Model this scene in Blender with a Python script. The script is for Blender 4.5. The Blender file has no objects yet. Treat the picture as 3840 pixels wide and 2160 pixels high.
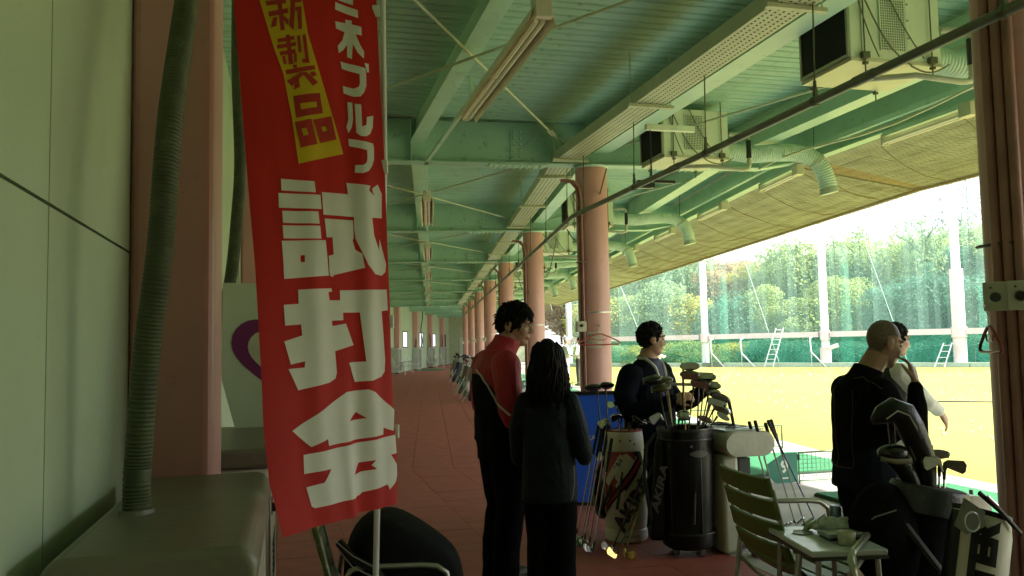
import bpy, bmesh, math, random
from mathutils import Vector, Matrix, noise
from mathutils.bvhtree import BVHTree
random.seed(7)
C = bpy.context.scene.collection
SC = bpy.context.scene
R = math.radians

# ------------------------------------------------------------------ camera
cam_d = bpy.data.cameras.new('camera'); cam = bpy.data.objects.new('camera', cam_d); C.objects.link(cam)
cam_d.sensor_width = 36; cam_d.lens = 29.35; cam_d.clip_start = .05; cam_d.clip_end = 3000
cam.location = (0, 0, 1.45)
cam.rotation_mode = 'QUATERNION'
cam.rotation_quaternion = (Matrix.Rotation(R(90 + 3.93), 3, 'X') @ Matrix.Rotation(R(-1.1), 3, 'Z')).to_quaternion()
SC.camera = cam
# ------------------------------------------------------------------ sky, sun, exposure
SUN_EL, SUN_AZ = R(42), R(104)
w = bpy.data.worlds.new("World"); SC.world = w; w.use_nodes = True
nt = w.node_tree; nt.nodes.clear()
def nn(tree, t, **k):
    n = tree.nodes.new(t)
    for a, b in k.items(): setattr(n, a, b)
    return n
sky = nn(nt, 'ShaderNodeTexSky', sky_type='NISHITA', sun_disc=False, sun_elevation=SUN_EL, sun_rotation=SUN_AZ)
sky.dust_density = 2.5; sky.air_density = 1.0
tc = nn(nt, 'ShaderNodeTexCoord'); mp = nn(nt, 'ShaderNodeMapping'); mp.inputs['Scale'].default_value = (1.2, 1.2, 5.5)
nz = nn(nt, 'ShaderNodeTexNoise'); nz.inputs['Scale'].default_value = 2.2; nz.inputs['Detail'].default_value = 6; nz.inputs['Roughness'].default_value = .55
rp = nn(nt, 'ShaderNodeValToRGB'); rp.color_ramp.elements[0].position = .36; rp.color_ramp.elements[1].position = .62
mx = nn(nt, 'ShaderNodeMix', data_type='RGBA'); mx.inputs['B'].default_value = (8.2, 8.4, 8.7, 1)
bg = nn(nt, 'ShaderNodeBackground'); bg.inputs['Strength'].default_value = .12
wo = nn(nt, 'ShaderNodeOutputWorld')
L = nt.links.new
L(tc.outputs['Generated'], mp.inputs['Vector']); L(mp.outputs[0], nz.inputs['Vector']); L(nz.outputs['Fac'], rp.inputs[0])
L(rp.outputs[0], mx.inputs['Factor']); L(sky.outputs[0], mx.inputs['A']); L(mx.outputs['Result'], bg.inputs['Color']); L(bg.outputs[0], wo.inputs['Surface'])
sl = bpy.data.lights.new('sun', 'SUN'); sl.energy = 5.0; sl.angle = R(1.2); sl.color = (1, .96, .88)
sun = bpy.data.objects.new('sun', sl); C.objects.link(sun)
sd = Vector((math.sin(SUN_AZ) * math.cos(SUN_EL), math.cos(SUN_AZ) * math.cos(SUN_EL), math.sin(SUN_EL)))
sun.rotation_mode = 'QUATERNION'; sun.rotation_quaternion = sd.to_track_quat('Z', 'Y'); sun.location = (40, 40, 60)
vs = SC.view_settings; vs.view_transform = 'Standard'; vs.look = 'None'; vs.gamma = 1; vs.use_curve_mapping = False
vs.exposure = 1.9
SC.cycles.use_denoising = True
SC.cycles.max_bounces = 9; SC.cycles.diffuse_bounces = 6; SC.cycles.transparent_max_bounces = 24
SC.cycles.sample_clamp_indirect = 6

# ------------------------------------------------------------------ materials
MATS = {}
def M(name, col, rough=.6, metal=0, var=.12, scale=6, bump=.03, bscale=None, spot=0, spotcol=(.02, .02, .015), spotscale=9, spec=.5, trans=0, coord='Object', stretch=None):
    if name in MATS: return MATS[name]
    m = bpy.data.materials.new(name); m.use_nodes = True; t = m.node_tree; b = t.nodes['Principled BSDF']
    tc = nn(t, 'ShaderNodeTexCoord'); src = tc.outputs[coord]
    if stretch:
        mp = nn(t, 'ShaderNodeMapping'); mp.inputs['Scale'].default_value = stretch; t.links.new(src, mp.inputs[0]); src = mp.outputs[0]
    n1 = nn(t, 'ShaderNodeTexNoise'); n1.inputs['Scale'].default_value = scale; n1.inputs['Detail'].default_value = 5
    t.links.new(src, n1.inputs['Vector'])
    cr = nn(t, 'ShaderNodeValToRGB'); e = cr.color_ramp.elements
    e[0].position = .3; e[1].position = .7
    e[0].color = tuple(max(0, c * (1 - var)) for c in col[:3]) + (1,); e[1].color = tuple(min(1, c * (1 + var)) for c in col[:3]) + (1,)
    t.links.new(n1.outputs['Fac'], cr.inputs[0]); out = cr.outputs[0]
    if spot:
        n2 = nn(t, 'ShaderNodeTexNoise'); n2.inputs['Scale'].default_value = spotscale; n2.inputs['Detail'].default_value = 8; n2.inputs['Roughness'].default_value = .7
        t.links.new(src, n2.inputs['Vector'])
        c2 = nn(t, 'ShaderNodeValToRGB'); c2.color_ramp.elements[0].position = .57; c2.color_ramp.elements[1].position = .70
        t.links.new(n2.outputs['Fac'], c2.inputs[0])
        ml = nn(t, 'ShaderNodeMath', operation='MULTIPLY'); ml.inputs[1].default_value = spot; t.links.new(c2.outputs[0], ml.inputs[0])
        mx = nn(t, 'ShaderNodeMix', data_type='RGBA'); mx.inputs['B'].default_value = (*spotcol, 1)
        t.links.new(ml.outputs[0], mx.inputs['Factor']); t.links.new(out, mx.inputs['A']); out = mx.outputs['Result']
    t.links.new(out, b.inputs['Base Color'])
    b.inputs['Roughness'].default_value = rough; b.inputs['Metallic'].default_value = metal; b.inputs['Specular IOR Level'].default_value = spec
    if bump:
        n3 = nn(t, 'ShaderNodeTexNoise'); n3.inputs['Scale'].default_value = bscale or scale * 5; n3.inputs['Detail'].default_value = 4
        t.links.new(src, n3.inputs['Vector'])
        bp = nn(t, 'ShaderNodeBump'); bp.inputs['Strength'].default_value = min(1, bump * 6); bp.inputs['Distance'].default_value = .01
        t.links.new(n3.outputs['Fac'], bp.inputs['Height']); t.links.new(bp.outputs[0], b.inputs['Normal'])
    if trans:
        tr = nn(t, 'ShaderNodeBsdfTranslucent'); t.links.new(out, tr.inputs['Color'])
        ms = nn(t, 'ShaderNodeMixShader'); ms.inputs[0].default_value = trans
        t.links.new(b.outputs[0], ms.inputs[1]); t.links.new(tr.outputs[0], ms.inputs[2]); t.links.new(ms.outputs[0], t.nodes['Material Output'].inputs[0])
    MATS[name] = m
    return m
def G(r, g, b):                                   # sRGB byte -> linear
    return tuple((c / 12.92 if c <= .04045 else ((c + .055) / 1.055) ** 2.4) for c in (r / 255, g / 255, b / 255))

GREEN = M('green_paint', (.35, .56, .46), .42, var=.10, scale=1.5, bump=.04, bscale=14, spot=.55, spotscale=7, spotcol=(.05, .07, .035))
GREENL = M('green_paint_light', (.46, .67, .56), .40, var=.08, scale=2, bump=.03, bscale=18, spot=.3, spotscale=9, spotcol=(.06, .07, .03))
DECKM = M('deck_green', (.36, .57, .48), .5, var=.14, scale=1.1, bump=.05, bscale=10, spot=.55, spotscale=5, spotcol=(.045, .06, .03))
PINK = M('pink_paint', (.58, .305, .285), .38, var=.06, scale=2, bump=.02, bscale=30, spot=.42, spotscale=5, spotcol=(.34, .18, .14))
CREAM = M('cream_panel', (.46, .56, .40), .5, var=.07, scale=1.2, bump=.03, bscale=40, spot=.35, spotscale=2.5, spotcol=(.36, .41, .27))
CASE = M('cream_case', (.50, .49, .38), .4, var=.06, scale=3, bump=.02, bscale=60)
LID = M('tan_lid', (.165, .16, .112), .36, var=.12, scale=4, bump=.03, bscale=70, spot=.3, spotcol=(.36, .34, .25), spotscale=6)
HOSE = M('hose_green', (.055, .068, .030), .55, var=.25, scale=12, bump=.02, spot=.4, spotcol=(.2, .21, .11), spotscale=10)
DUCT = M('duct_pale', (.50, .66, .56), .5, var=.10, scale=6, bump=.02, spot=.25, spotcol=(.13, .14, .09), spotscale=8)
FLOORR = M('red_rubber', (.37, .088, .068), .62, var=.16, scale=5, bump=.10, bscale=160, spot=.3, spotcol=(.10, .04, .032), spotscale=2.2)
CONC = M('concrete', (.38, .37, .34), .8, var=.13, scale=2.5, bump=.06, bscale=60, spot=.35, spotcol=(.24, .23, .20), spotscale=3)
DARK = M('dark_gap', (.012, .012, .012), .8)
BLACKP = M('black_plastic', (.014, .014, .015), .32, var=.2)
BLACKF = M('black_fabric', (.007, .007, .009), .8, var=.3, scale=30, bump=.08, bscale=300, spec=.06)
WHITEP = M('white_paint', (.72, .72, .66), .4, var=.05, scale=5, spot=.2, spotcol=(.5, .48, .4))
OFFW = M('offwhite_case', (.68, .76, .60), .42, var=.05, scale=4, spot=.25, spotcol=(.34, .36, .25), spotscale=6)
STEEL = M('steel', (.55, .55, .52), .28, 1, var=.1)
PIPE = M('pipe_grey', (.15, .165, .11), .42, .2, var=.2, scale=5, spot=.3, spotcol=(.25, .25, .18))
ROD = M('rod_pale', (.48, .52, .38), .45, var=.12)
BEIGE = M('beige_soffit', (.30, .325, .26), .75, var=.2, scale=3, bump=.06, spot=.4, spotcol=(.25, .23, .15), spotscale=3, trans=.0)
LAMPB = M('lamp_reflector', (.72, .66, .52), .4, var=.12, scale=6, spot=.3, spotcol=(.16, .11, .06))
TUBE = M('tube_glass', (.80, .77, .62), .2, var=.03)

# ------------------------------------------------------------------ mesh builder
class MB:
    def __init__(s): s.v = []; s.f = []; s.mi = []; s.cur = 0
    def add(s, vs, fs):
        b = len(s.v); s.v += [tuple(v) for v in vs]
        for f in fs: s.f.append(tuple(b + i for i in f)); s.mi.append(s.cur)
        return s
    def box(s, c, d, rot=None):
        c = Vector(c); h = Vector(d) / 2
        vs = [Vector((x * h.x, y * h.y, z * h.z)) for x in (-1, 1) for y in (-1, 1) for z in (-1, 1)]
        if rot: vs = [rot @ v for v in vs]
        return s.add([v + c for v in vs], [(0, 1, 3, 2), (4, 6, 7, 5), (0, 4, 5, 1), (2, 3, 7, 6), (0, 2, 6, 4), (1, 5, 7, 3)])
    def bx(s, x0, x1, y0, y1, z0, z1): return s.box(((x0 + x1) / 2, (y0 + y1) / 2, (z0 + z1) / 2), (abs(x1 - x0), abs(y1 - y0), abs(z1 - z0)))
    def hexa(s, b4, t4):
        return s.add(list(b4) + list(t4), [(3, 2, 1, 0), (4, 5, 6, 7), (0, 1, 5, 4), (1, 2, 6, 5), (2, 3, 7, 6), (3, 0, 4, 7)])
    def tube(s, pts, r, n=8, cap=True, closed=False):
        pts = [Vector(p) for p in pts]; k = len(pts)
        rs = r if isinstance(r, (list, tuple)) else [r] * k
        up = None; vs = []; 
        for i, p in enumerate(pts):
            if closed: d = (pts[(i + 1) % k] - pts[i - 1]).normalized()
            else: d = (pts[min(i + 1, k - 1)] - pts[max(i - 1, 0)]).normalized()
            if up is None:
                up = d.orthogonal().normalized()
            else:
                up = (up - d * up.dot(d));
                up = up.normalized() if up.length > 1e-6 else d.orthogonal().normalized()
            sd_ = d.cross(up)
            rr = rs[i]
            ra, rb = rr if isinstance(rr, tuple) else (rr, rr)
            for j in range(n):
                a = 2 * math.pi * j / n; vs.append(p + up * math.cos(a) * ra + sd_ * math.sin(a) * rb)
        fs = []
        for i in range(k if closed else k - 1):
            for j in range(n):
                a, b = i * n + j, i * n + (j + 1) % n; i2 = (i + 1) % k
                fs.append((a, b, i2 * n + (j + 1) % n, i2 * n + j))
        if cap and not closed: fs += [tuple(range(n - 1, -1, -1)), tuple((k - 1) * n + j for j in range(n))]
        return s.add(vs, fs)
    def cyl(s, a, b, r, r2=None, n=12): return s.tube([a, b], [r, r if r2 is None else r2], n)
    def lathe(s, prof, n=24, o=(0, 0, 0), sx=1, sy=1, cap=True):
        o = Vector(o); vs = []; k = len(prof)
        for (r, z) in prof:
            for j in range(n):
                a = 2 * math.pi * j / n; vs.append(o + Vector((r * sx * math.cos(a), r * sy * math.sin(a), z)))
        fs = [(i * n + j, i * n + (j + 1) % n, (i + 1) * n + (j + 1) % n, (i + 1) * n + j) for i in range(k - 1) for j in range(n)]
        if cap: fs += [tuple(range(n - 1, -1, -1)), tuple((k - 1) * n + j for j in range(n))]
        return s.add(vs, fs)
    def ell(s, c, r, n=16, m=10, rot=None):
        c = Vector(c); r = (r, r, r) if isinstance(r, (int, float)) else r; vs = []
        for i in range(m + 1):
            t = math.pi * i / m
            for j in range(n):
                a = 2 * math.pi * j / n; q = Vector((r[0] * math.sin(t) * math.cos(a), r[1] * math.sin(t) * math.sin(a), r[2] * math.cos(t)))
                if rot: q = rot @ q
                vs.append(c + q)
        fs = [(i * n + j, (i + 1) * n + j, (i + 1) * n + (j + 1) % n, i * n + (j + 1) % n) for i in range(m) for j in range(n)]
        return s.add(vs, fs)
    def prism(s, poly, h0, h1, f=lambda x, y, z: (x, y, z)):
        n = len(poly)
        return s.add([f(x, y, h0) for x, y in poly] + [f(x, y, h1) for x, y in poly],
                     [tuple(range(n - 1, -1, -1)), tuple(range(n, 2 * n))] + [(i, (i + 1) % n, n + (i + 1) % n, n + i) for i in range(n)])
    def mesh(s, name, mats, smooth=False):
        me = bpy.data.meshes.new(name); me.from_pydata(s.v, [], s.f)
        mats = mats if isinstance(mats, (list, tuple)) else [mats]
        for m in mats: me.materials.append(m)
        if len(mats) > 1: me.polygons.foreach_set('material_index', s.mi)
        bm = bmesh.new(); bm.from_mesh(me); bmesh.ops.remove_doubles(bm, verts=bm.verts, dist=1e-6); bmesh.ops.recalc_face_normals(bm, faces=bm.faces); bm.to_mesh(me); bm.free()
        if smooth:
            me.polygons.foreach_set('use_smooth', [True] * len(me.polygons)); me.update()
            try: me.set_sharp_from_angle(angle=R(smooth if smooth is not True else 40))
            except Exception: pass
        return me
    def build(s, name, mats, parent=None, smooth=False, bevel=0, seg=2, loc=None, rot=None):
        o = link(name, s.mesh(name, mats, smooth), parent, loc, rot)
        if bevel:
            b = o.modifiers.new('bevel', 'BEVEL'); b.width = bevel; b.segments = seg; b.limit_method = 'ANGLE'; b.angle_limit = R(40)
            o.data.polygons.foreach_set('use_smooth', [True] * len(o.data.polygons))
            try: o.data.set_sharp_from_angle(angle=R(50))
            except Exception: pass
            b.harden_normals = False
        return o
def link(name, me, parent=None, loc=None, rot=None):
    o = bpy.data.objects.new(name, me); C.objects.link(o)
    if parent: o.parent = parent
    if loc is not None: o.location = loc
    if rot is not None: o.rotation_euler = rot
    return o
def tag(o, label=None, cat=None, group=None, kind=None):
    if label: o['label'] = label
    if cat: o['category'] = cat
    if group: o['group'] = group
    if kind: o['kind'] = kind
    return o
def thing(name, label, cat, loc=(0, 0, 0), rz=0, group=None):
    o = bpy.data.objects.new(name, None); C.objects.link(o); o.location = loc; o.rotation_euler = (0, 0, rz); o.empty_display_size = .2
    return tag(o, label, cat, group)
KIDS = None
def dup(root, loc, rz=None, label=None, group=None, parent=None):
    r = root.copy(); C.objects.link(r); r.location = loc
    if rz is not None: r.rotation_euler = (0, 0, rz)
    if label: r['label'] = label
    if group: r['group'] = group
    for ch in list(root.children):
        c = ch.copy(); C.objects.link(c); c.parent = r
        for g in list(ch.children):
            d = g.copy(); C.objects.link(d); d.parent = c
    return r
def text_bm(s, size=1, offset=0, align='CENTER', shear=0, cuts=0, space=1):
    cu = bpy.data.curves.new('t', 'FONT'); cu.body = s; cu.size = size; cu.offset = offset; cu.align_x = align; cu.align_y = 'CENTER'; cu.shear = shear; cu.space_character = space; cu.resolution_u = 3
    o = bpy.data.objects.new('t', cu); C.objects.link(o)
    dg = bpy.context.evaluated_depsgraph_get(); me = bpy.data.meshes.new_from_object(o.evaluated_get(dg))
    bpy.data.objects.remove(o); bpy.data.curves.remove(cu)
    bm = bmesh.new(); bm.from_mesh(me); bpy.data.meshes.remove(me)
    if cuts:
        bmesh.ops.triangulate(bm, faces=bm.faces); bmesh.ops.subdivide_edges(bm, edges=bm.edges, cuts=cuts, use_grid_fill=True)
    return bm
def text(name, s, size, mat, parent, fn, offset=0, **k):
    bm = text_bm(s, size, offset, **k)
    for v in bm.verts: v.co = Vector(fn(v.co.x, v.co.y))
    me = bpy.data.meshes.new(name); bm.to_mesh(me); bm.free(); me.materials.append(mat)
    return link(name, me, parent)

# ------------------------------------------------------------------ plan of the hall: three straight stretches bent towards the field
A = (R(14.8), R(5.7), R(-3.3))
def uu(a): return Vector((-math.sin(a), math.cos(a), 0))
def nv(a): return Vector((math.cos(a), math.sin(a), 0))
P1 = Vector((1.03, 10.5, 0)); P7 = P1 + uu(A[1]) * 36
ORG = (P1, P1, P7)
def S(k, s, t, z=0): return ORG[k] + uu(A[k]) * s + nv(A[k]) * t + Vector((0, 0, z))
TM = math.tan(R(4.525))
RANGE = ((-16, 0), (0, 36), (36, 62))
def ends(k, t):                       # where a run at offset t starts and ends in stretch k, mitred at the bends
    if k == 0: return (-16, -t * TM)
    if k == 1: return (t * TM, 36 - t * TM)
    return (t * TM, 25)
WALL = -4.29
# ================================================================== SETTING
def run(mb, prof, k, s0=None, s1=None):
    """extrude a (t,z) outline along stretch k, mitred unless s0/s1 are given"""
    n = len(prof); vs = []
    for e in (0, 1):
        for t, z in prof:
            s = ends(k, t)[e]
            if e == 0 and s0 is not None: s = s0
            if e == 1 and s1 is not None: s = s1
            vs.append(S(k, s, t, z))
    mb.add(vs, [tuple(range(n)), tuple(range(2 * n - 1, n - 1, -1))] + [(i, n + i, n + (i + 1) % n, (i + 1) % n) for i in range(n)])
def rect(t0, t1, z0, z1): return [(t0, z0), (t1, z0), (t1, z1), (t0, z1)]

# ---- field and terrain
fieldm = M('dry_turf', (.255, .237, .042), .9, var=.16, scale=.22, bump=.15, bscale=60, spot=.6, spotcol=(.21, .205, .042), spotscale=.35)
g = bpy.data.meshes.new('field')
NX = 60
vs = []; fs = []
for i in range(NX + 1):
    for j in range(NX + 1):
        x = -600 + 1200 * i / NX; y = -600 + 1200 * j / NX; vs.append((x, y, -.06))
for i in range(NX):
    for j in range(NX):
        a = i * (NX + 1) + j; fs.append((a, a + NX + 1, a + NX + 2, a + 1))
g.from_pydata(vs, [], fs); g.materials.append(fieldm); tag(link('field', g), kind='structure')

# ---- floors
fl = MB()
for k in range(3): run(fl, rect(WALL - .2, -.80, -.30, -.016), k)
floor = fl.build('floor', M('screed', (.06, .03, .025), .9)); tag(floor, kind='structure')
deck = MB()
for k in range(3): run(deck, rect(-.797, 3.0, -.30, 0), k)
tag(deck.build('tee_deck', CONC), kind='structure')
tw = (-.80 - WALL) / 7
tiles = MB().bx(-tw / 2 + .002, tw / 2 - .002, -.248, .248, -.015, 0).mesh('floor_tile', FLOORR)
for i in range(7):
    for j in range(22):
        s = -10.75 + .5 * j + (.25 if i % 2 else 0); t = WALL + tw * (i + .5)
        if s > -.35 - t * TM + .1: continue
        o = link('floor_tile', tiles, floor, S(0, s, t, -.001 + random.uniform(-.002, .001)), (R(random.uniform(-.06, .06)), R(random.uniform(-.06, .06)), A[0]))
ft = MB()
run(ft, rect(WALL, -.801, -.015, -.001), 0, -16, -11.05)
for i in range(7):
    t0, t1 = WALL + tw * i + .003, WALL + tw * (i + 1) - .003
    smax = max(-10.75 + .5 * j + (.25 if i % 2 else 0) for j in range(22) if -10.75 + .5 * j + (.25 if i % 2 else 0) <= -.25 - (t0 + t1) / 2 * TM) + .253
    run(ft, rect(t0, t1, -.015, -.002), 0, smax, None)
    for k in (1, 2):
        run(ft, rect(t0, t1, -.015, -.002), k)
tag(ft.build('floor_tiles_beyond', FLOORR, floor), kind='stuff')

# ---- wall of cream panels
wallb = MB()
for k in range(3): run(wallb, rect(WALL - .16, WALL - .022, 0, 4.3), k)
wallb.bx(0, 0, 0, 0, 0, 0)
wall = wallb.build('wall', DARK); tag(wall, kind='structure')
def panel(k, s0, s1, z0, z1, name='wall_panel', m=CREAM):
    L_ = s1 - s0
    key = ('pan', round(L_, 2), round(z1 - z0, 2))
    if key not in MATS:
        b = MB().bx(-.021, 0, .004, L_ - .004, .005, z1 - z0 - .005); MATS[key] = b.mesh(name, m)
    o = link(name, MATS[key], wall, S(k, s0, WALL, z0), (0, 0, A[k])); return o
for z0, z1 in ((0, 1.84), (1.84, 4.25)):
    for s in (-11.0, -9.95, -8.9, -7.5, -6.0, -4.85, -3.7, -2.55, -1.4): 
        ln = 1.4 if s == -8.9 else (1.5 if s == -7.5 else 1.15 if s > -7 else 1.05)
        if s == -1.4: ln = 1.7
        panel(0, s, s + ln, z0, z1)
    for s in range(0, 36, 2): 
        s_ = max(s, -.3); panel(1, s_ - (.3 if s == 0 else 0), s_ + (2.3 if s == 34 else 2), z0, z1)
# far stretch: panels around window openings
WIN = [4.4, 10.2, 16.0, 21.8]
prev = -.35
for wv in WIN:
    panel(2, prev, wv - .75, 0, 4.25); panel(2, wv - .75, wv + .75, 0, 1.43); panel(2, wv - .75, wv + .75, 2.44, 4.25); prev = wv + .75
panel(2, prev, 24.6, 0, 4.25)
frm = M('window_frame', (.05, .05, .045), .4)
gl = M('window_pane', (.75, .85, .9), .1, var=.02)
gl.node_tree.nodes['Principled BSDF'].inputs['Emission Color'].default_value = (.85, .93, 1, 1); gl.node_tree.nodes['Principled BSDF'].inputs['Emission Strength'].default_value = .45
for i, wv in enumerate(WIN[:3]):
    f = MB()
    f.bx(-.03, .035, -.75, .75, 1.43, 1.49); f.bx(-.03, .035, -.75, .75, 2.38, 2.44); f.bx(-.03, .035, -.75, -.69, 1.49, 2.38); f.bx(-.03, .035, .69, .75, 1.49, 2.38); f.bx(-.02, .02, -.02, .02, 1.49, 2.38)
    fo = f.build('window', frm, wall, loc=S(2, wv, WALL, 0), rot=(0, 0, A[2]))
    MB().bx(-.018, -.012, -.69, .69, 1.49, 2.38).build('pane', gl, fo)
# end wall of the hall with a door
ew = MB(); 
def sbox(mb, k, s0, s1, t0, t1, z0, z1):
    mb.hexa([S(k, s0, t0, z0), S(k, s0, t1, z0), S(k, s1, t1, z0), S(k, s1, t0, z0)], [S(k, s0, t0, z1), S(k, s0, t1, z1), S(k, s1, t1, z1), S(k, s1, t0, z1)])
sbox(ew, 2, 24.6, 24.8, WALL - .1, -1.1, 0, 4.25); sbox(ew, 2, 24.6, 24.8, -1.1, .3, 2.5, 4.25); sbox(ew, 2, 24.6, 24.8, -1.1, .3, 0, 1.3); sbox(ew, 2, 24.6, 24.8, .3, 3, 0, 4.25)
endwall = ew.build('end_wall', M('end_cream', (.42, .46, .32), .5)); tag(endwall, kind='structure')
d = MB(); sbox(d, 2, 24.55, 24.595, -3.4, -2.3, 0, 2.2); d.build('door', M('door_white', (.62, .64, .55), .4), endwall)
# pilasters
pil = MB().bx(WALL, WALL + .31, 0, .46, 0, 4.24)
pm = pil.mesh('pilaster', PINK)
def pilaster(k, s):
    o = link('pilaster', pm, wall, S(k, s, 0, 0), (0, 0, A[k]))
    b = o.modifiers.new('bevel', 'BEVEL'); b.width = .035; b.segments = 3
for s in (-12.4, -6.4): pilaster(0, s)
for s in range(0, 36, 6): pilaster(1, s - .2)
for s in (1, 7, 13, 19): pilaster(2, s)

# ---- roof: ribbed deck
prof = [(0, 0), (.05, 0), (.062, .022), (.075, .022), (.088, 0), (.20, 0), (.212, .022), (.228, .022), (.24, 0), (.268, 0)]
def plank(mb, k, s0, t0, t1):
    n = len(prof); vs = []
    for t in (t0, t1):
        for a_, z in prof: vs.append(S(k, s0 + a_, t, 4.24 + z))
        vs.append(S(k, s0 + .268, t, 4.30)); vs.append(S(k, s0, t, 4.30))
    m_ = n + 2
    mb.add(vs, [tuple(range(m_)), tuple(range(2 * m_ - 1, m_ - 1, -1))] + [(i, (i + 1) % m_, m_ + (i + 1) % m_, m_ + i) for i in range(m_)])
rb = MB()
for k in range(3): run(rb, rect(WALL - .2, 4.5, 4.305, 4.42), k)
roof = rb.build('roof', M('roof_top', (.3, .32, .3), .6)); tag(roof, kind='structure')
pk = MB(); n = len(prof); vs = []
for t in (WALL, 2.9):
    for a_, z in prof: vs.append((t, a_, z))
    vs.append((t, .268, .06)); vs.append((t, 0, .06))
pk.add(vs, [tuple(range(n + 2)), tuple(range(2 * n + 3, n + 1, -1))] + [(i, (i + 1) % (n + 2), n + 2 + (i + 1) % (n + 2), n + 2 + i) for i in range(n + 2)])
pkm = pk.mesh('deck_plank', DECKM)
for j in range(34):
    s = -9.2 + .27 * j
    if s > -.2: break
    link('deck_plank', pkm, roof, S(0, s, 0, 4.24 + random.uniform(-.003, .003)), (0, 0, A[0]))
rest = MB()
for j in range(22): plank(rest, 0, -15.2 + .27 * j, WALL, 2.9)
for j in range(136): plank(rest, 1, -.05 + .27 * j, WALL, 2.9)
for j in range(90): plank(rest, 2, -.1 + .27 * j, WALL, 2.9)
tag(rest.build('deck_planks_beyond', DECKM, roof), kind='stuff')
# wedge closing the deck at the bends is covered by the roof sheet above

# unseen walls added beside and behind the start of the hall to block light
cw = MB(); sbox(cw, 0, -11.7, -11.5, .1, 4.45, 0, 4.24); sbox(cw, 0, -15.95, -15.75, WALL, 4.45, 0, 4.24)
tag(cw.build('unseen_shade_wall', CREAM), kind='structure')
# ---- steel frame: girders across the hall at each column
def ibeam_t(mb, t0, t1, zb, zt, bw=.2):
    mb.bx(t0, t1, -bw / 2, bw / 2, zb, zb + .018); mb.bx(t0, t1, -.008, .008, zb + .019, zt)
gir = thing('roof_girder', '', 'girder')
b = MB(); ibeam_t(b, WALL, 2.3, 3.70, 4.238); b.build('web', GREEN, gir)
cb = MB(); cb.hexa([(2.302, -.1, 3.70), (2.89, -.1, 3.80), (2.89, .1, 3.80), (2.302, .1, 3.70)], [(2.302, -.1, 3.718), (2.89, -.1, 3.818), (2.89, .1, 3.818), (2.302, .1, 3.718)])
cb.hexa([(2.302, -.008, 3.719), (2.89, -.008, 3.819), (2.89, .008, 3.819), (2.302, .008, 3.719)], [(2.302, -.008, 4.238), (2.89, -.008, 4.2), (2.89, .008, 4.2), (2.302, .008, 4.238)])
cb.build('cantilever_arm', GREENL, gir)
bolt = MB().lathe([(.016, 0), (.016, .014), (.009, .02)], 6).mesh('bolt', GREENL)
def bolts_plate(root, t, wdt=.17):
    p = MB().bx(t - wdt / 2, t + wdt / 2, -.021, -.009, 3.76, 4.15).build('splice_plate', GREEN, root)
    for i in range(2):
        for j in range(5): link('bolt', bolt, p, (t - .04 + .08 * i, -.021, 3.80 + .078 * j), (R(90), 0, 0))
    q = MB().bx(t - .36, t + .36, -.085, .085, 3.684, 3.698).build('flange_plate', GREENL, root)
    for i in range(8):
        for j in (-1, 1): link('bolt', bolt, q, (t - .29 + .083 * i, .05 * j, 3.684), (R(180), 0, 0))
bolts_plate(gir, -.95); bolts_plate(gir, 1.25)
MB().bx(-2.28, -2.27, -.1, .1, 3.72, 4.235).build('stiffener', GREENL, gir)
COLS = [(0, -6.3), (0, 0), (1, 6), (1, 12), (1, 18), (1, 24), (1, 30), (1, 36), (2, 6), (2, 12), (2, 18)]
ORD = ['nearest', 'second', 'third', 'fourth', 'fifth', 'sixth', 'seventh', 'eighth', 'ninth', 'tenth', 'eleventh']
def fr(k, s, t=0, z=0): return S(k, s, t, z)
girders = []
for i, (k, s) in enumerate(COLS[1:]):
    a = A[k] if i else (A[0] + A[1]) / 2
    if i == 6: a = (A[1] + A[2]) / 2
    lab = 'green steel roof girder with bolted splice plates, %s one across the hall' % ORD[i]
    if i == 0: gir.location = fr(k, s); gir.rotation_euler = (0, 0, a); gir['label'] = lab; gir['group'] = 'girders across the hall roof'; girders.append(gir)
    else: girders.append(dup(gir, fr(k, s), a, lab, 'girders across the hall roof'))
# longitudinal beams, one run per stretch
def ibeam_prof(t, zb, zt, bw): return [(t - bw / 2, zb), (t + bw / 2, zb), (t + bw / 2, zb + .018), (t + .007, zb + .018), (t + .007, zt), (t - .007, zt), (t - .007, zb + .018), (t - bw / 2, zb + .018)]
def longbeam(t, zb, label_, bw=.17, m=GREENL):
    for k in range(3):
        mb = MB(); run(mb, ibeam_prof(t, zb, 4.237, bw), k)
        o = mb.build('roof_beam', m)
        tag(o, label_ + (' over the near part of the hall', ' over the middle stretch of the hall', ' at the far end of the hall')[k], 'roof beam', 'beams running along the hall')
longbeam(-2.2, 3.95, 'light green I-beam along the middle of the corridor ceiling', .17)
longbeam(.12, 3.86, 'deep green I-beam along the column line', .22)
longbeam(1.95, 3.86, 'green I-beam above the tee deck', .2)
# edge channel along the canopy
for k in range(3):
    mb = MB(); run(mb, [(2.82, 3.78), (2.96, 3.78), (2.96, 4.238), (2.945, 4.238), (2.945, 3.795), (2.82, 3.795)], k); 
    run(mb, rect(2.70, 2.76, 3.86, 3.92), k)
    tag(mb.build('edge_channel', GREENL), 'green edge channel carrying the lamps ' + ('above the nearest tees', 'above the middle tees', 'above the farthest tees')[k], 'steel channel', 'channels along the canopy')
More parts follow.
